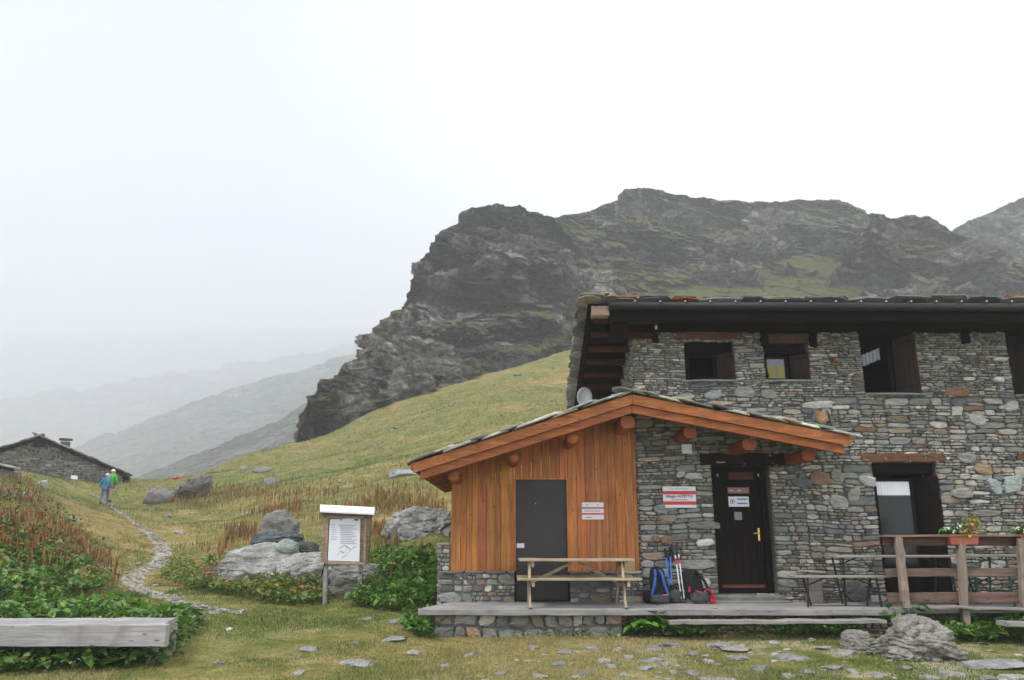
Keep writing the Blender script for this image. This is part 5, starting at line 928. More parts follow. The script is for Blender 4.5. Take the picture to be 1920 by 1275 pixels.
rockpx('boulder', 'big grey boulder between the notice board and the annex', 790, 951, 1046, 130, 17.8, .8, seed=41, col=(.31, .31, .29), cuts=9, nz=.14, sub=6, sharp=.55, lay=.02)
rockpx('boulder', 'brown wedge shaped rock right of the footpath', 388, 1060, 1098, 58, 16.4, .8, seed=46, col=(.19, .145, .11), cuts=16, nz=.1, fl=.2)
rockpx('boulder', 'small brown rock under the wedge shaped rock', 396, 1084, 1106, 44, 15.8, .8, seed=47, col=(.24, .19, .14), cuts=14, nz=.1, sub=4)
rockpx('boulder', 'large pale weathered rock with cracks in front of the railing', 1714, 1147, 1244, 165, 10.5, .72, seed=52, col=(.30, .28, .24), cuts=13, nz=.24, sub=6, sharp=.45, lay=.03, blk=1.05, tap=.38)
rockpx('boulder', 'low pale rock just left of the large foreground rock', 1610, 1176, 1206, 66, 10.9, .7, seed=55, col=(.29, .27, .24), cuts=12, nz=.2)
rk = rockpx('boulder', 'flat slabby outcrop with a red paint mark beside the path far left', 362, 893, 920, 84, 40, .8, seed=61, col=(.19, .18, .17), cuts=18, nz=.2, fl=.12, lay=.10, sharp=.4)
q = P(330, 897, 38.6); m = MB(rk.location); m.off = np.array(rk.location); m.slab(q, (1, 0, .3), (0, 1, 0), (0, 0, 1), .26, .2, .07, (.6, .6, .6)); m.build('paint_mark', 'red_paint', rk)
rockpx('boulder', 'low flat rocks left of the red marked outcrop', 300, 912, 924, 66, 41, .7, seed=63, col=(.20, .19, .18), cuts=14, nz=.14, sub=4)
for i, (u, v, w_, h_, col, lb_) in enumerate([(80,914,22,16,(.42,.42,.43),'white upright stone on the left grassy mound'),(17,928,18,12,(.4,.4,.41),'pale stone low in the weeds at the left edge'),(44,932,26,9,(.34,.35,.35),'flat pale stone on the mound beside the left weeds'),
        (445,996,44,14,(.30,.30,.29),'flat pale rock left of the rock pile'),(337,999,20,6,(.38,.38,.37),'small flat stone in the grass right of the path bend'),(312,970,18,6,(.30,.30,.28),'small grey stone beside the upper path'),(505,909,24,16,(.28,.28,.29),'rounded grey stone at the edge of the brown weeds'),(132,975,22,7,(.36,.36,.35),'flat pale stone in the grass of the left mound'),
        (757,893,56,15,(.34,.34,.35),'flat white rock on the slope above the big boulder'),(490,884,32,10,(.28,.28,.28),'pair of low rocks on the hill above the weeds'),(456,880,20,7,(.30,.30,.30),'low grey rock left of the hillside pair')]):
    p = hit1(u, v, ymin=9); s = p[1]/F; rock('boulder', lb_, 'stone', (p[0], p[1], p[2]+h_*s*.2), (w_*s*.55, w_*s*.4, h_*s*.75), seed=100+i, sub=4, col=col, cuts=12, nz=.12)
STN = [(578,1214,40,8),(670,1241,60,13),(740,1196,46,8),(748,1161,42,14),(430,1179,12,9),(1015,1267,26,11),(1050,1245,30,5),(1135,1238,26,13),(1146,1250,20,9),(1255,1208,46,6),(1230,1215,30,7),(1110,1213,30,10),(1160,1217,24,8),(1225,1237,36,12),(1248,1246,18,7),(1210,1253,26,5),(1262,1261,20,7),(1300,1263,36,6),(1350,1209,50,12),(1380,1216,50,7),(1390,1233,40,5),(1478,1228,64,15),(1428,1251,26,18),(1345,1273,60,13),(1522,1200,14,7),(1515,1258,36,13),(1562,1251,32,10),(1600,1259,24,7),(1580,1223,50,7),(1640,1222,32,12),(1648,1266,28,11),(1700,1252,24,7),(1802,1224,22,12),(1870,1241,110,9),(1900,1269,60,15),(1786,1263,44,9),(1850,1273,30,7),(775,1225,22,5),(880,1228,18,5),(665,1206,14,4),(410,1243,16,6),(560,1262,22,6),(835,1250,20,5),(940,1262,20,5),(1060,1222,26,7),(1180,1232,20,6),(1302,1226,26,6),(1330,1240,22,7),(1450,1205,24,6),(1545,1214,30,7),(1480,1268,22,7),(1755,1238,26,8),(1740,1270,30,8),(1830,1252,24,6),(405,1148,26,5),(690,1160,20,6),(1095,1262,22,6),(1170,1268,18,6),(1000,1215,20,5)]
def lab(u, v, w_):
    a = 'long flat' if w_ > 45 else 'small' if w_ < 23 else 'flat'; c = 'pale' if (u*7+v*3) % 3 else 'grey'
    wh = 'left of notice board' if u < 540 else 'below notice board' if u < 800 else 'before the annex' if u < 1080 else 'below the picnic table end' if u < 1290 else 'below the dark door' if u < 1500 else 'left of big foreground rock' if u < 1690 else 'right of big foreground rock'
    return f'{a} {c} stone in turf {wh}, '+('near bottom edge' if v > 1243 else 'mid turf' if v > 1215 else 'nearest the hut')
for i, (u, v, w_, h_) in enumerate(STN):
    p = hit1(u, v+h_*.3, ymin=8.4); s = p[1]/F; rng = np.random.default_rng(i); c = np.array([(.37, .35, .325), (.28, .27, .255), (.32, .295, .265), (.33, .32, .31)][rng.integers(4)])*rng.uniform(.85, 1.15)
    if (u, v) == (430, 1179): c = (.75, .75, .73)
    flat = h_/w_ < .3; rock('flat_stone', lab(u, v, w_), 'stone', (p[0], p[1], p[2]+.002), (w_*s*.60, w_*s*(.62 if flat else .45), max(.042, h_*s*.5)), seed=200+i, sub=4, col=c, cuts=16, nz=.22, sharp=.5, blk=.7, fl=rng.uniform(-.05, .05), group='stones lying in the foreground turf')
rng = np.random.default_rng(77); hs = [(970,704,18,7),(930,722,12,5),(745,803,18,5),(640,862,13,6),(815,801,11,6),(1000,700,10,5),(855,755,10,4),(700,838,10,4),(590,880,12,4),(690,785,12,4),(560,850,9,3),(880,812,10,4),(1040,690,12,4),(980,760,8,3),(640,905,14,5),(560,925,10,4),(770,845,9,4),(920,845,10,4),(1020,735,9,3),(480,905,10,4),(430,893,9,3),(730,930,14,5),(660,830,8,3),(805,775,9,3)]
v_, f_ = ICO[3]
for i, (u, v, w_, h_) in enumerate(hs):
    p = hit1(u, v, ymin=15); s = p[1]/F; rock('hillside_stone', 'small pale stone scattered on the green hillside left of the hut', 'stone', (p[0], p[1], p[2]+h_*s*.1), (w_*s*.5, w_*s*.4, h_*s*.6), seed=300+i, sub=3, col=(.27, .27, .27), cuts=10, group='small stones scattered on the hillside')
# ------------------------------------------------------------ wooden platform at the left
Yf = 9.7; xr = PX(310, Yf, 1190); xl = PX(-260, Yf, 1190); zt_ = PZ(1172, Yf); zb_ = PZ(1213, Yf); wp_ = thing('wooden_platform', 'low weathered grey timber platform overgrown by leaves at lower left', 'platform', (xr-1.5, Yf, gz1(xr-1, Yf))); O = wp_.location
m = mb(); m.beam((xl, Yf+.06, (zt_+zb_)/2), (xr, Yf+.06, (zt_+zb_)/2), .12, zt_-zb_, 26, .004, (1.12, 1.12, 1.15), ch=.06); m.build('front_beam', 'grey_wood', wp_)
m = mb(); y = Yf+.14
for k in range(5): m.beam((xl, y+.085, zt_-.035-.002*k), (PX(311+5*k, y+.085, 1160)+random.uniform(-.02, .02), y+.085, zt_-.035), .165, .05, 20, .004, np.array((1, 1, 1.02))*random.uniform(.9, 1.12), ch=.1); y += .172
m.build('deck_planks', 'grey_wood', wp_)
for q in (xr-.35, xl+.5): m = mb(); m.box(q, q+.12, Yf+.35, Yf+.9, gz1(q, Yf)-.1, zt_-.065); m.build('bearer', 'grey_wood', wp_)
# ------------------------------------------------------------ far stone house, little sign, people
Yh = 47.0; ap = P(76, 821, Yh); eR = P(222, 884, Yh); eL = P(-92, 893, Yh); fh = thing('stone_house', 'far grey stone house with slab roof and chimney at the end of the path', 'house', P(80, 925, Yh), R(27)); O = fh.location.copy()
def rzz(x): return ap[2]-(ap[0]-x)*(ap[2]-eL[2])/(ap[0]-eL[0]) if x < ap[0] else ap[2]-(x-ap[0])*(ap[2]-eR[2])/(eR[0]-ap[0])
wl, wr = eL[0]+.45, PX(214, Yh, 900); zg = P(80, 935, Yh)[2]-1; m = mb(); m.add([(wl, Yh+.3, zg), (wr, Yh+.3, zg), (wr, Yh+.3, rzz(wr)), (ap[0], Yh+.3, ap[2]-.05), (wl, Yh+.3, rzz(wl)), (wr, Yh+9, zg), (wr, Yh+9, rzz(wr)), (wl, Yh+9, zg), (wl, Yh+9, rzz(wl))], [(0, 1, 2, 3, 4), (1, 5, 6, 2), (7, 0, 4, 8)], (.5, .5, .48))
sR = (ap[2]-eR[2])/(eR[0]-ap[0]); sL = (ap[2]-eL[2])/(ap[0]-eL[0])
masonry(m, front(Yh+.28), wl, wr, zg+.5, ap[2]-.2, 91, (), lambda z: (ap[0]-(ap[2]-.15-z)/sL, ap[0]+(ap[2]-.15-z)/sR), (.06, .17), (2, 5), .07, .03, .15, .68)
m.build('wall', 'stone', fh)
m = mb(); rg = np.random.default_rng(6)
for sd_, sl_, e_ in ((-1, sL, eL), (1, sR, eR)):
    L = abs(e_[0]-ap[0]); k = int(L/.35); ang = math.atan(sl_)*(-sd_); ax = np.array([math.cos(ang), 0, math.sin(ang)]); nn = np.array([-math.sin(ang), 0, math.cos(ang)])
    for i in range(k+1):
        for jy in range(12): x = ap[0]+sd_*L*i/k; m.slab((x, Yh-.1+jy*.8, rzz(x)+.05+rg.uniform(0, .06)), ax, (0, 1, 0), nn, rg.uniform(.5, .9), .9, rg.uniform(.05, .09), pcol(rg, .75, 2))
rf = m.build('roof', 'stone', fh)
m = mb(); 
for sd_, e_ in ((-1, eL), (1, eR)): m.beam((ap[0], Yh+.0, ap[2]-.09), (e_[0], Yh+.0, e_[2]-.09), .12, .16, 8, .02)
m.box(ap[0]-.25, ap[0]+.35, Yh-.15, Yh+.3, ap[2]-.55, ap[2]-.15, (3, 1.8, 1.4)); m.build('verge_beam', 'dark_wood', rf)
m = mb(); c0 = P(165, 845, Yh+2.5)+np.array([-.3, 0, .38]); masonry(m, front(Yh+2.1), c0[0]-.28, c0[0]+.28, c0[2]-1.9, P(165, 840, Yh+2.5)[2]+.38, 95, (), None, (.06, .12), (1.5, 3), .05, .02, dark=.6); m.box(c0[0]-.26, c0[0]+.26, Yh+2.1, Yh+2.7, c0[2]-1.9, P(165, 840, Yh+2.5)[2]+.38, (.25, .25, .24)); zc = P(165, 837, Yh+2.5)[2]+.38; m.slab((c0[0], Yh+2.4, zc+.05), (1, 0, 0), (0, 1, 0), (0, 0, 1), .8, .8, .1, (.1, .1, .1)); m.build('chimney', 'stone', rf)
Y3 = 36.; t = thing('stone_shed', 'low stone shed roof just showing above the weeds at the left edge', 'shed', P(-40, 890, Y3)); O = t.location; a0, a1 = P(-120, 850, Y3), P(26, 880, Y3); m = mb(); m.add([a0, a1, a1+np.array([-.3, 0, -1.6]), a0+np.array([0, 0, -2.4]), a0+np.array([-3, 5, 0]), a1+np.array([-3, 5, 0]), a1+np.array([-3.3, 5, -1.6])], [(0, 1, 2, 3), (1, 5, 6, 2)], (.2, .2, .19)); m.build('wall', 'stone', t)
m = mb(); d_ = (a1-a0)/np.linalg.norm(a1-a0)
for i in range(12):
    for j in range(7): m.slab(a0+(a1-a0)*i/11+np.array([-j*.45, j*.75-.2, .08+rg.uniform(0, .05)]), d_, (0, 1, 0), (0, 0, 1), .6, .8, .07, pcol(rg, .8))
m.build('roof', 'stone', t)
m = mb(); m.beam(a0+np.array([0, -.1, -.02]), a1+np.array([0, -.1, -.02]), .12, .13, 4, .01); m.build('verge_beam', 'dark_wood', t)
Ys_ = 43.5; t = thing('footpath_sign', 'small white panel on a thin post in front of the far stone house', 'sign', P(138, 920, Ys_)); O = t.location; m = mb(); q = [P(133, 891, Ys_), P(145, 892, Ys_), P(145, 899, Ys_), P(133, 898, Ys_)]; V = q+[k+np.array([0, .04, 0]) for k in q]; m.add(V, [(0, 3, 2, 1), (4, 5, 6, 7), (0, 1, 5, 4), (1, 2, 6, 5), (2, 3, 7, 6), (3, 0, 4, 7)]); m.build('panel', 'white_paint', t); m = mb(); g = P(138, 918, Ys_); m.tube([(g[0], Ys_+.04, gz1(g[0], Ys_)-.1), (P(138, 898, Ys_)[0], Ys_+.04, P(138, 898, Ys_)[2])], .035, 6); m.build('post', 'grey_wood', t)
def person(label, u, v, H, cl, phase, hat, shorts, rz_, pack=None):
    p = hit1(u, v, ymin=20); t = thing('person', label, 'person', (p[0], p[1], p[2]+.01), rz_); s = H/1.72
    J = {'pel': (0, 0, .93), 'wa': (0, .01, 1.08), 'ch': (0, .03, 1.30), 'nk': (0, .04, 1.47), 'hd': (0, .07, 1.58), 'ht': (0, .07, 1.66)}
    a = phase
    for k, sx in (('l', -1), ('r', 1)):
        f = a*sx; J['hp'+k] = (sx*.095, 0, .90); J['kn'+k] = (sx*.10, .16*f+.05, .50); J['an'+k] = (sx*.10, .20*f-.05*(f < 0), .09+.05*(f < 0)); J['toe'+k] = (sx*.12, .20*f+.14, .035+.02*(f < 0))
        J['sh'+k] = (sx*.185, .03, 1.40); J['el'+k] = (sx*.27, -.08-.08*f, 1.13); J['wr'+k] = (sx*.26, .04-.12*f, .90); J['hn'+k] = (sx*.25, .07-.13*f, .81)
    names = list(J); idx = {n: i for i, n in enumerate(names)}; rad = dict(pel=.15, wa=.13, ch=.155, nk=.06, hd=.095, ht=.075)
    for k in 'lr': rad.update({'hp'+k: .095, 'kn'+k: .06, 'an'+k: .042, 'toe'+k: .035, 'sh'+k: .065, 'el'+k: .045, 'wr'+k: .032, 'hn'+k: .03})
    E = [('pel', 'wa'), ('wa', 'ch'), ('ch', 'nk'), ('nk', 'hd'), ('hd', 'ht')]+[e_ for k in 'lr' for e_ in (('pel', 'hp'+k), ('hp'+k, 'kn'+k), ('kn'+k, 'an'+k), ('an'+k, 'toe'+k), ('ch', 'sh'+k), ('sh'+k, 'el'+k), ('el'+k, 'wr'+k), ('wr'+k, 'hn'+k))]
    S = lambda n, g=(0, 0, 0): (np.array(J[n])+g)*s
    skin('body', [S(n) for n in names], [(idx[x], idx[y]) for x, y in E], [rad[n]*s for n in names], 'skin', t, 2)
    def part(nm, ns, es, grow, mat, fix=None):
        ii_ = {n: i for i, n in enumerate(ns)}; return skin(nm, [S(n) if not fix or n not in fix else np.array(fix[n])*s for n in ns], [(ii_[x], ii_[y]) for x, y in es], [(rad.get(n, .1)+grow)*s for n in ns], mat, t, 2)
    ns = ['ch', 'wa', 'hem', 'nk', 'shl', 'ell', 'wrl', 'shr', 'elr', 'wrr']; rad['hem'] = .165
    part('jacket', ns, [('ch', 'wa'), ('wa', 'hem'), ('ch', 'nk'), ('ch', 'shl'), ('shl', 'ell'), ('ell', 'wrl'), ('ch', 'shr'), ('shr', 'elr'), ('elr', 'wrr')], .028, cl[0], {'hem': (0, 0, .84)})
    low = [('knl', 'knr')]; 
    if shorts: fx = {k: tuple(np.array(J['hp'+k[-1]])*.45+np.array(J['kn'+k[-1]])*.55) for k in ('sl', 'sr')}; rad['sl'] = rad['sr'] = .085; part('shorts', ['pel', 'hpl', 'hpr', 'sl', 'sr'], [('pel', 'hpl'), ('pel', 'hpr'), ('hpl', 'sl'), ('hpr', 'sr')], .015, cl[1], fx)
    else:
        part('trousers', ['pel', 'hpl', 'hpr', 'knl', 'knr', 'anl', 'anr'], [('pel', 'hpl'), ('pel', 'hpr'), ('hpl', 'knl'), ('hpr', 'knr'), ('knl', 'anl'), ('knr', 'anr')], .016, cl[1])
        for k in 'lr': skin('trouser_leg', [S('kn'+k)*.35+S('an'+k)*.65, S('an'+k, (0, 0, .02))], [(0, 1)], [.075*s, .068*s], 'pale_denim', t, 1)
    for k in 'lr': skin('shoe', [S('an'+k, (0, -.03, -.02)), S('toe'+k, (0, -.02, .01)), S('toe'+k, (0, .06, 0))], [(0, 1), (1, 2)], [.052*s, .05*s, .04*s], 'shoe', t, 2)
    v, f = ICO[4]; q = v*np.array((.108, .118, .115))*s; q[:, 2] = np.maximum(q[:, 2], (-.055 if hat == 'hair' else -.005)*s); q = q*(1+.03*fbm(v*4, 2, 3))[:, None]; q += (np.array(J['hd'])+np.array((0, -.012, .035)))*s
    m = MB(); m.add(q, f); m.build('hair' if hat == 'hair' else 'cap', 'white_hair' if hat == 'hair' else 'white_paint', t, True)
    if hat == 'cap': m = MB(); m.tube([np.array((0, .10, 1.60))*s, np.array((0, .20, 1.59))*s], [.08*s, .05*s], 8); m.build('cap_brim', 'white_paint', t, True)
    return t
person('person in a teal jacket and jeans with grey hair walking away up the path', 194, 946, 1.60, ('teal_cloth', 'denim'), .9, 'hair', False, .1)
person('person in bright green jacket, shorts and white cap walking away up the path', 204, 943, 1.74, ('green_cloth', 'tan_cloth'), -.9, 'cap', True, -.05)
# ------------------------------------------------------------ vegetation
def inside(poly, n, seed, ymin=8.4, ymax=105):
    rng = np.random.default_rng(seed); p = np.array(poly, float); lo, hi = p.min(0), p.max(0); U = rng.uniform(lo[0], hi[0], n*4); V = rng.uniform(lo[1], hi[1], n*4); k = inpoly(U, V, poly); U, V = U[k][:n], V[k][:n]; q, ok = hit(U, V, ymin, ymax); return q[ok]
GR = [(.06, .15, .02), (.085, .20, .028), (.13, .26, .035), (.18, .29, .05), (.09, .18, .05)]
def leafpatch(name, label, cat, polys, n, size, hgt, seed, cols=GR, wts=None, extra=(), ymin=8.4, kind='stuff', ys=1):
    pos = np.vstack([inside(p, max(4, int(n*wt_)), seed+i, ymin) for i, (p, wt_) in enumerate(polys)]); rng = np.random.default_rng(seed); k = len(pos)
    cl = .55+.6*np.clip(fbm(np.stack([pos[:, 0]*2.2, pos[:, 1]*2.2, pos[:, 0]*0], -1), 3, seed)+.4, 0, 1); pos[:, 2] += rng.random(k)**.55*hgt*cl
    V, f = leaves(pos, size*rng.choice([.6, .85, 1.1, 1.3], k), seed=seed); c = vary(cols, k, seed, wts=wts, sd=.42); o = link(name, mkmesh(name, V, f, c), 'leaf'); return tag(o, label, cat, kind=kind)
wl_ = [.22, .32, .26, .12, .08]
leafpatch('dock_leaves', 'broad green dock leaves behind and over the wooden platform', 'plants', [([(-60,1142),(60,1132),(180,1134),(270,1146),(345,1160),(372,1174),(330,1178),(310,1175),(-60,1178)], 1)], 1600, .145, .19, 401, wts=wl_, ymin=10.75)
leafpatch('dock_leaves', 'dark green dock leaves crowding below the wooden platform front', 'plants', [([(-60,1225),(250,1222),(318,1205),(345,1170),(368,1178),(340,1225),(285,1252),(150,1262),(-60,1268)], 1)], 1000, .145, .22, 402, cols=[(.05, .13, .02), (.07, .17, .025), (.12, .22, .04), (.15, .19, .08)], wts=[.35, .35, .2, .1])
leafpatch('dock_leaves', 'mixed green weeds covering the left mound below the brown stalks', 'plants', [([(-60,1010),(70,1010),(140,1040),(190,1065),(205,1110),(100,1135),(-60,1140)], 1)], 2600, .13, .30, 403, cols=GR+[(.16, .15, .03), (.22, .10, .03)], wts=[.2, .3, .22, .08, .1, .07, .03])
leafpatch('mound_weeds', 'olive weeds and low leaves among the brown stalks at far left', 'plants', [([(-60,900),(25,885),(75,915),(140,985),(190,1030),(215,1060),(70,1020),(-60,1020)], 1)], 3600, .09, .30, 404, cols=[(.09, .12, .025), (.13, .14, .03), (.17, .15, .04), (.07, .10, .02)], wts=[.3, .3, .2, .2])
leafpatch('yellow_green_weeds', 'low yellow green weeds at the foot of the pale boulders', 'plants', [([(300,1085),(335,1048),(360,1060),(385,1100),(440,1105),(600,1100),(620,1130),(560,1140),(480,1130),(380,1112),(310,1098)], 1)], 3400, .085, .28, 405, cols=[(.06, .13, .02), (.10, .18, .025), (.15, .21, .035), (.20, .19, .04), (.35, .10, .02)], wts=[.27, .33, .24, .14, .02], ymin=12)
leafpatch('leafy_shrubs', 'dense dark green leafy plants between the notice board and the annex', 'plants', [([(690,1062),(740,1045),(818,1048),(822,1120),(812,1145),(740,1150),(650,1140),(690,1105)], 1)], 3300, .11, .38, 406, cols=GR, wts=[.34, .34, .18, .06, .08], ymin=12.6)
leafpatch('dock_plant', 'clump of broad green leaves at the left end of the terrace base', 'plant', [([(758,1170),(822,1165),(832,1192),(795,1200),(755,1192)], 1)], 240, .15, .30, 407, wts=wl_, ymin=10.5, kind=None)
leafpatch('dock_plant', 'bright green broad leaved plant below the packs at the terrace edge', 'plant', [([(1175,1186),(1235,1176),(1275,1186),(1255,1197),(1180,1197)], 1)], 230, .17, .30, 408, cols=[(.05, .14, .015), (.09, .21, .02), (.14, .27, .03)], ymin=9.5, kind=None)
leafpatch('dock_plant', 'smaller bright green leafy plant right of the one below the packs', 'plant', [([(1270,1188),(1322,1184),(1322,1197),(1270,1197)], 1)], 80, .13, .16, 409, cols=[(.05, .14, .015), (.09, .20, .02), (.12, .22, .03)], ymin=9.5, kind=None)
leafpatch('nettle_row', 'low green weeds along the terrace base right of the step plank', 'plants', [([(1462,1184),(1610,1180),(1612,1196),(1462,1198)], 1)], 700, .09, .20, 410, ymin=9.8, wts=wl_)
leafpatch('dock_plant', 'two large green leaves showing behind the top of the foreground rock', 'plant', [([(1672,1190),(1728,1188),(1728,1196),(1672,1196)], 1)], 26, .19, .62, 411, cols=[(.06, .17, .02), (.09, .22, .025)], ymin=10.6, kind=None)
leafpatch('weed_bank', 'green weeds under the railing right of the foreground rock', 'plants', [([(1755,1188),(1850,1176),(1960,1180),(1960,1206),(1790,1210)], 1)], 1500, .11, .26, 412, ymin=9.8, wts=wl_)
leafpatch('weed_tufts', 'thin green weeds growing against the terrace base stones', 'plants', [([(960,1194),(1165,1190),(1165,1200),(960,1202)], .4), ([(1320,1190),(1462,1188),(1462,1200),(1320,1200)], .6)], 420, .06, .15, 413, cols=[(.08, .13, .02), (.12, .16, .03), (.16, .18, .04)], ymin=9.8)
# stalks
def stalks(pos, hgt, wd, cols, seed, dens=1):
    rng = np.random.default_rng(seed); n = len(pos); H = hgt*rng.uniform(.55, 1.25, n); lean = rng.normal(0, .07, (n, 2)); V = []; F_ = []; C = []
    top = pos+np.column_stack([lean*H[:, None], H]); a = rng.uniform(0, 6.28, n); k = 5; rings = ((.0, .25), (.22, .9), (.45, 1.0), (.7, .75), (.9, .4), (1.0, .08)); s0 = .40
    W = wd*rng.uniform(.6, 1.3, n)
    for t, r in rings:
        c = pos+(top-pos)*(s0+(1-s0)*t)
        for j in range(k): ang = a+j*2*np.pi/k; jr = rng.uniform(.6, 1.3, n); V.append(c+np.stack([np.cos(ang), np.sin(ang), ang*0], -1)*(W*r*jr)[:, None]+np.stack([a*0, a*0, rng.uniform(-.02, .02, n)*H], -1))
    m_ = len(rings)*k
    V.append(pos+np.array([.005, 0, -.03])); V.append(pos+np.array([-.005, 0, -.03])); V.append(pos+(top-pos)*.5)
    V = np.stack(V, 1); per = V.shape[1]; t = [(l*k+j, l*k+(j+1) % k, (l+1)*k+(j+1) % k) for l in range(5) for j in range(k)]+[(l*k+j, (l+1)*k+(j+1) % k, (l+1)*k+j) for l in range(5) for j in range(k)]+[(m_, m_+1, m_+2)]
    F_ = (np.array(t)[None]+np.arange(n)[:, None, None]*per).reshape(-1, 3); return V.reshape(-1, 3), F_, vary(cols, n, seed, per, sd=.3)
BR = [(.19, .075, .032), (.25, .10, .042), (.13, .055, .03), (.28, .16, .07), (.24, .19, .08)]
def stalkfield(label, polys, n, hgt, wd, seed, ymin=9, cols=BR):
    pos = np.vstack([inside(p, max(3, int(n*w_)), seed+i, ymin) for i, (p, w_) in enumerate(polys)]); dn = fbm(np.stack([pos[:, 0]*.5, pos[:, 1]*.5, pos[:, 0]*0], -1), 3, seed); pos = pos[np.random.default_rng(seed).random(len(pos)) < np.clip(.55+dn*3, .04, 1)]
    V, f, c = stalks(pos, hgt, wd, cols, seed); tag(link('dried_stalks', mkmesh('dried_stalks', V, f, c), 'vcol'), label, 'dried weeds', kind='stuff')
stalkfield('rusty brown dried dock stalks on the left mound', [([(-60,900),(25,885),(75,915),(100,960),(150,1020),(215,1070),(230,1110),(100,1090),(-60,1070)], 1)], 1700, .34, .015, 501)
stalkfield('rusty band of dried stalks across the slope behind the boulders', [([(250,925),(420,915),(560,920),(700,935),(835,945),(840,975),(700,990),(560,985),(460,972),(330,955)], .8), ([(690,985),(740,985),(745,1045),(690,1050)], .12), ([(420,1000),(480,1000),(480,1020),(420,1030)], .04)], 4200, .40, .016, 502, 14, cols=BR[:1]+BR[1:2]+[(.24, .15, .06), (.20, .16, .06), (.12, .12, .03)])
stalkfield('sparse thin dry stalks on the grass beside the upper path', [([(270,905),(420,898),(560,905),(800,920),(830,940),(560,918),(280,925)], .8), ([(330,990),(420,985),(420,1060),(340,1050)], .2)], 420, .35, .013, 503, 14)
stalkfield('a few rusty stalks standing in the weeds right of the path', [([(325,1070),(420,1035),(470,1075),(520,1105),(560,1105),(430,1110)], 1)], 34, .42, .028, 505, 12)
def plant(label, u, v, n, H, seed):
    p = hit1(u, v, ymin=12); t = thing('dock_plant', label, 'plant', p, group='tall rusty dock plants by the boulders'); rng = np.random.default_rng(seed); q = rng.normal(0, .10, (40, 3))*np.array([1, 1, 0])+np.array([0, 0, .02]); q[:, 2] += rng.random(40)*.18
    V, f = leaves(q, .13, seed=seed); link('leaves', mkmesh('leaves', V, f, vary(GR, 40, seed)), 'leaf', t)
    for i in range(n): V, f, c = stalks(np.array([[rng.normal(0, .05), rng.normal(0, .04), 0]]), H*rng.uniform(.85, 1.1), .03, BR[:2], seed+i); link('flower_spike', mkmesh('flower_spike', V, f, c), 'vcol', t)
for i, (u, v, n, lb_) in enumerate([(391, 1062, 1, 'single rusty dock spike left of the pale boulder'), (438, 1085, 1, 'rusty dock spike in front of the left end of the pale boulder'), (518, 1098, 1, 'leaning rusty dock spike before the middle of the pale boulder'), (535, 1096, 1, 'upright rusty dock spike right of the leaning one'), (548, 1097, 2, 'twin rusty dock spikes before the pale boulder'), (588, 1088, 1, 'rusty dock spike just left of the notice board'), (728, 1108, 1, 'rusty dock spike right of the notice board'), (792, 1062, 1, 'rusty dock spike in front of the big grey boulder')]): plant(lb_, u, v, n, .5, 600+i)
# path gravel
rng = np.random.default_rng(9); n = 1000; k = rng.integers(0, len(PATHC)-1, n); s = np.clip(rng.normal(0, .55, n), -1.35, 1.35); q = PATHC[k, :2]+nrm[k]*(wm[k]*s)[:, None]+rng.normal(0, .05, (n, 2)); z = gz(q[:, 0], q[:, 1]); v, f = ICO[2]
bs = np.unique(np.round(v, 5), axis=0); Rr = rng.uniform(.012, .034, n)*np.where(rng.random(n) < .1, 1.7, 1)*np.clip(q[:, 1]/20, .55, 1); V = v[None]*(1+.25*rng.normal(size=(n, len(v), 1)).clip(-1, 1))*np.stack([Rr, Rr*.8, Rr*.38], -1)[:, None]+np.column_stack([q, z+.03])[:, None]
Fq = (np.array(f)[None]+np.arange(n)[:, None, None]*len(v)).reshape(-1, 3); cc = np.repeat(np.array([(.34, .33, .31), (.26, .25, .235), (.42, .41, .39), (.22, .19, .16)])[rng.choice(4, n)]*rng.uniform(.8, 1.2, (n, 1)), len(v), 0)
tag(link('path_gravel', mkmesh('path_gravel', V.reshape(-1, 3), Fq, cc), 'vcol'), 'loose pale stones strewn along the footpath', 'gravel', kind='stuff')
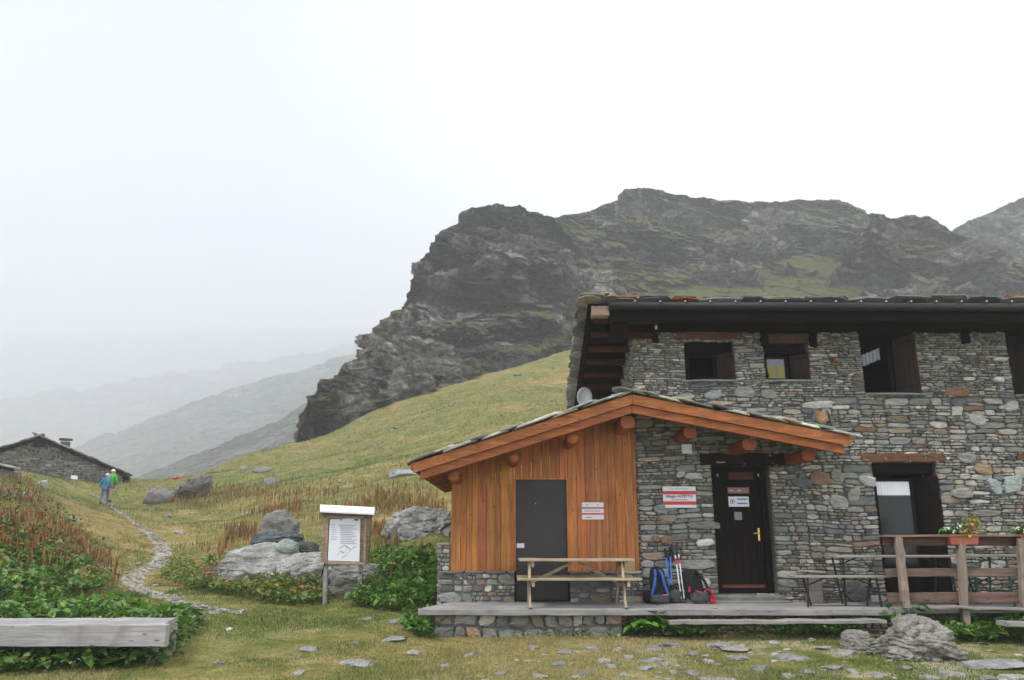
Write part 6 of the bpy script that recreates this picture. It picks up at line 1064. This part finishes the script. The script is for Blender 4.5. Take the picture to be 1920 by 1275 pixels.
# grass
def blades(n, r0, r1, th0, th1, h, wd, seed, cols, name, label, wts=None, pw=1.0):
    rng = np.random.default_rng(seed); th_ = rng.uniform(th0, th1, n); r = r0*(r1/r0)**(rng.random(n)**pw); x, y = np.sin(th_)*r, np.cos(th_)*r; z = gz(x, y)
    keep = ~((x > X0-.1) & (y > YD+.1) & (y < YW+8)) & ~((x > AX0-.2) & (y > YD) & (y < 18.5)) & (y < crest(x, y)+1)
    i_ = np.array([0]*n); pd_ = np.full(n, 9.); 
    for j in range(0, len(PATHC), 6): pd_ = np.minimum(pd_, np.hypot(x-PATHC[j, 0], y-PATHC[j, 1])-wm[j])
    keep &= (pd_ > .02) | (rng.random(n) < .12); x, y, z = x[keep], y[keep], z[keep]; n = len(x); r = np.hypot(x, y); sc = np.clip(r/11, 1, 6)**.75
    pch = fbm(np.stack([x*1.3, y*1.3, x*0], -1), 3, 55); tuft = np.clip(.75+pch*1.3, .3, 1.8); H = h*rng.uniform(.4, 1.3, n)*tuft*sc; W = wd*rng.uniform(.6, 1.4, n)*sc; a = rng.uniform(0, np.pi, n); ln = rng.normal(0, .5, (n, 2))*H[:, None]
    b0 = np.stack([x-np.cos(a)*W/2, y-np.sin(a)*W/2, z-.01], -1); b1 = np.stack([x+np.cos(a)*W/2, y+np.sin(a)*W/2, z-.01], -1); tp = np.stack([x+ln[:, 0], y+ln[:, 1], z+H], -1)
    V = np.stack([b0, b1, tp], 1).reshape(-1, 3); cols = np.array(cols); dr = np.clip(fbm(np.stack([x*.35, y*.35, x*0], -1), 4, 91)*1.8+.38, 0, 1)+rng.normal(0, .22, n); idx = np.clip((dr*len(cols)).astype(int), 0, len(cols)-1); c = np.repeat(cols[idx]*rng.uniform(.7, 1.3, (n, 1)), 3, 0)
    return tag(link(name, mkmesh(name, V, np.arange(n*3).reshape(-1, 3), c), 'leaf'), label, 'grass', kind='stuff')
GC = [(.08, .14, .028), (.12, .17, .036), (.17, .20, .05), (.25, .24, .08), (.38, .33, .15)]
blades(230000, 8.2, 16, R(-42), R(42), .038, .009, 701, GC, 'meadow_grass', 'short olive turf with straw patches in the foreground')
blades(190000, 15, 75, R(-42), R(12), .045, .009, 702, [(.09, .125, .028), (.14, .15, .04), (.18, .175, .05), (.25, .21, .08), (.35, .28, .13)], 'hill_grass', 'longer grass covering the rising hillside', pw=1.1)

rng = np.random.default_rng(19); q = inside([(980,1206),(1940,1206),(1940,1290),(700,1290),(860,1240)], 150, 19, 8.2); n = len(q); v, f = ICO[2]; Rr = rng.uniform(.012, .04, n)*np.where(rng.random(n) < .12, 1.8, 1)
V = v[None]*(1+.25*rng.normal(size=(n, len(v), 1)).clip(-1, 1))*np.stack([Rr*1.4, Rr, Rr*.4], -1)[:, None]+(q+np.array([0, 0, .004]))[:, None]
Fq = (np.array(f)[None]+np.arange(n)[:, None, None]*len(v)).reshape(-1, 3); cc = np.repeat(np.array([(.33, .32, .31), (.24, .23, .22), (.38, .36, .34), (.20, .16, .12)])[rng.choice(4, n)]*rng.uniform(.8, 1.2, (n, 1)), len(v), 0)
tag(link('pebbles', mkmesh('pebbles', V.reshape(-1, 3), Fq, cc), 'vcol'), 'small pebbles strewn in the worn turf before the hut', 'pebbles', kind='stuff')
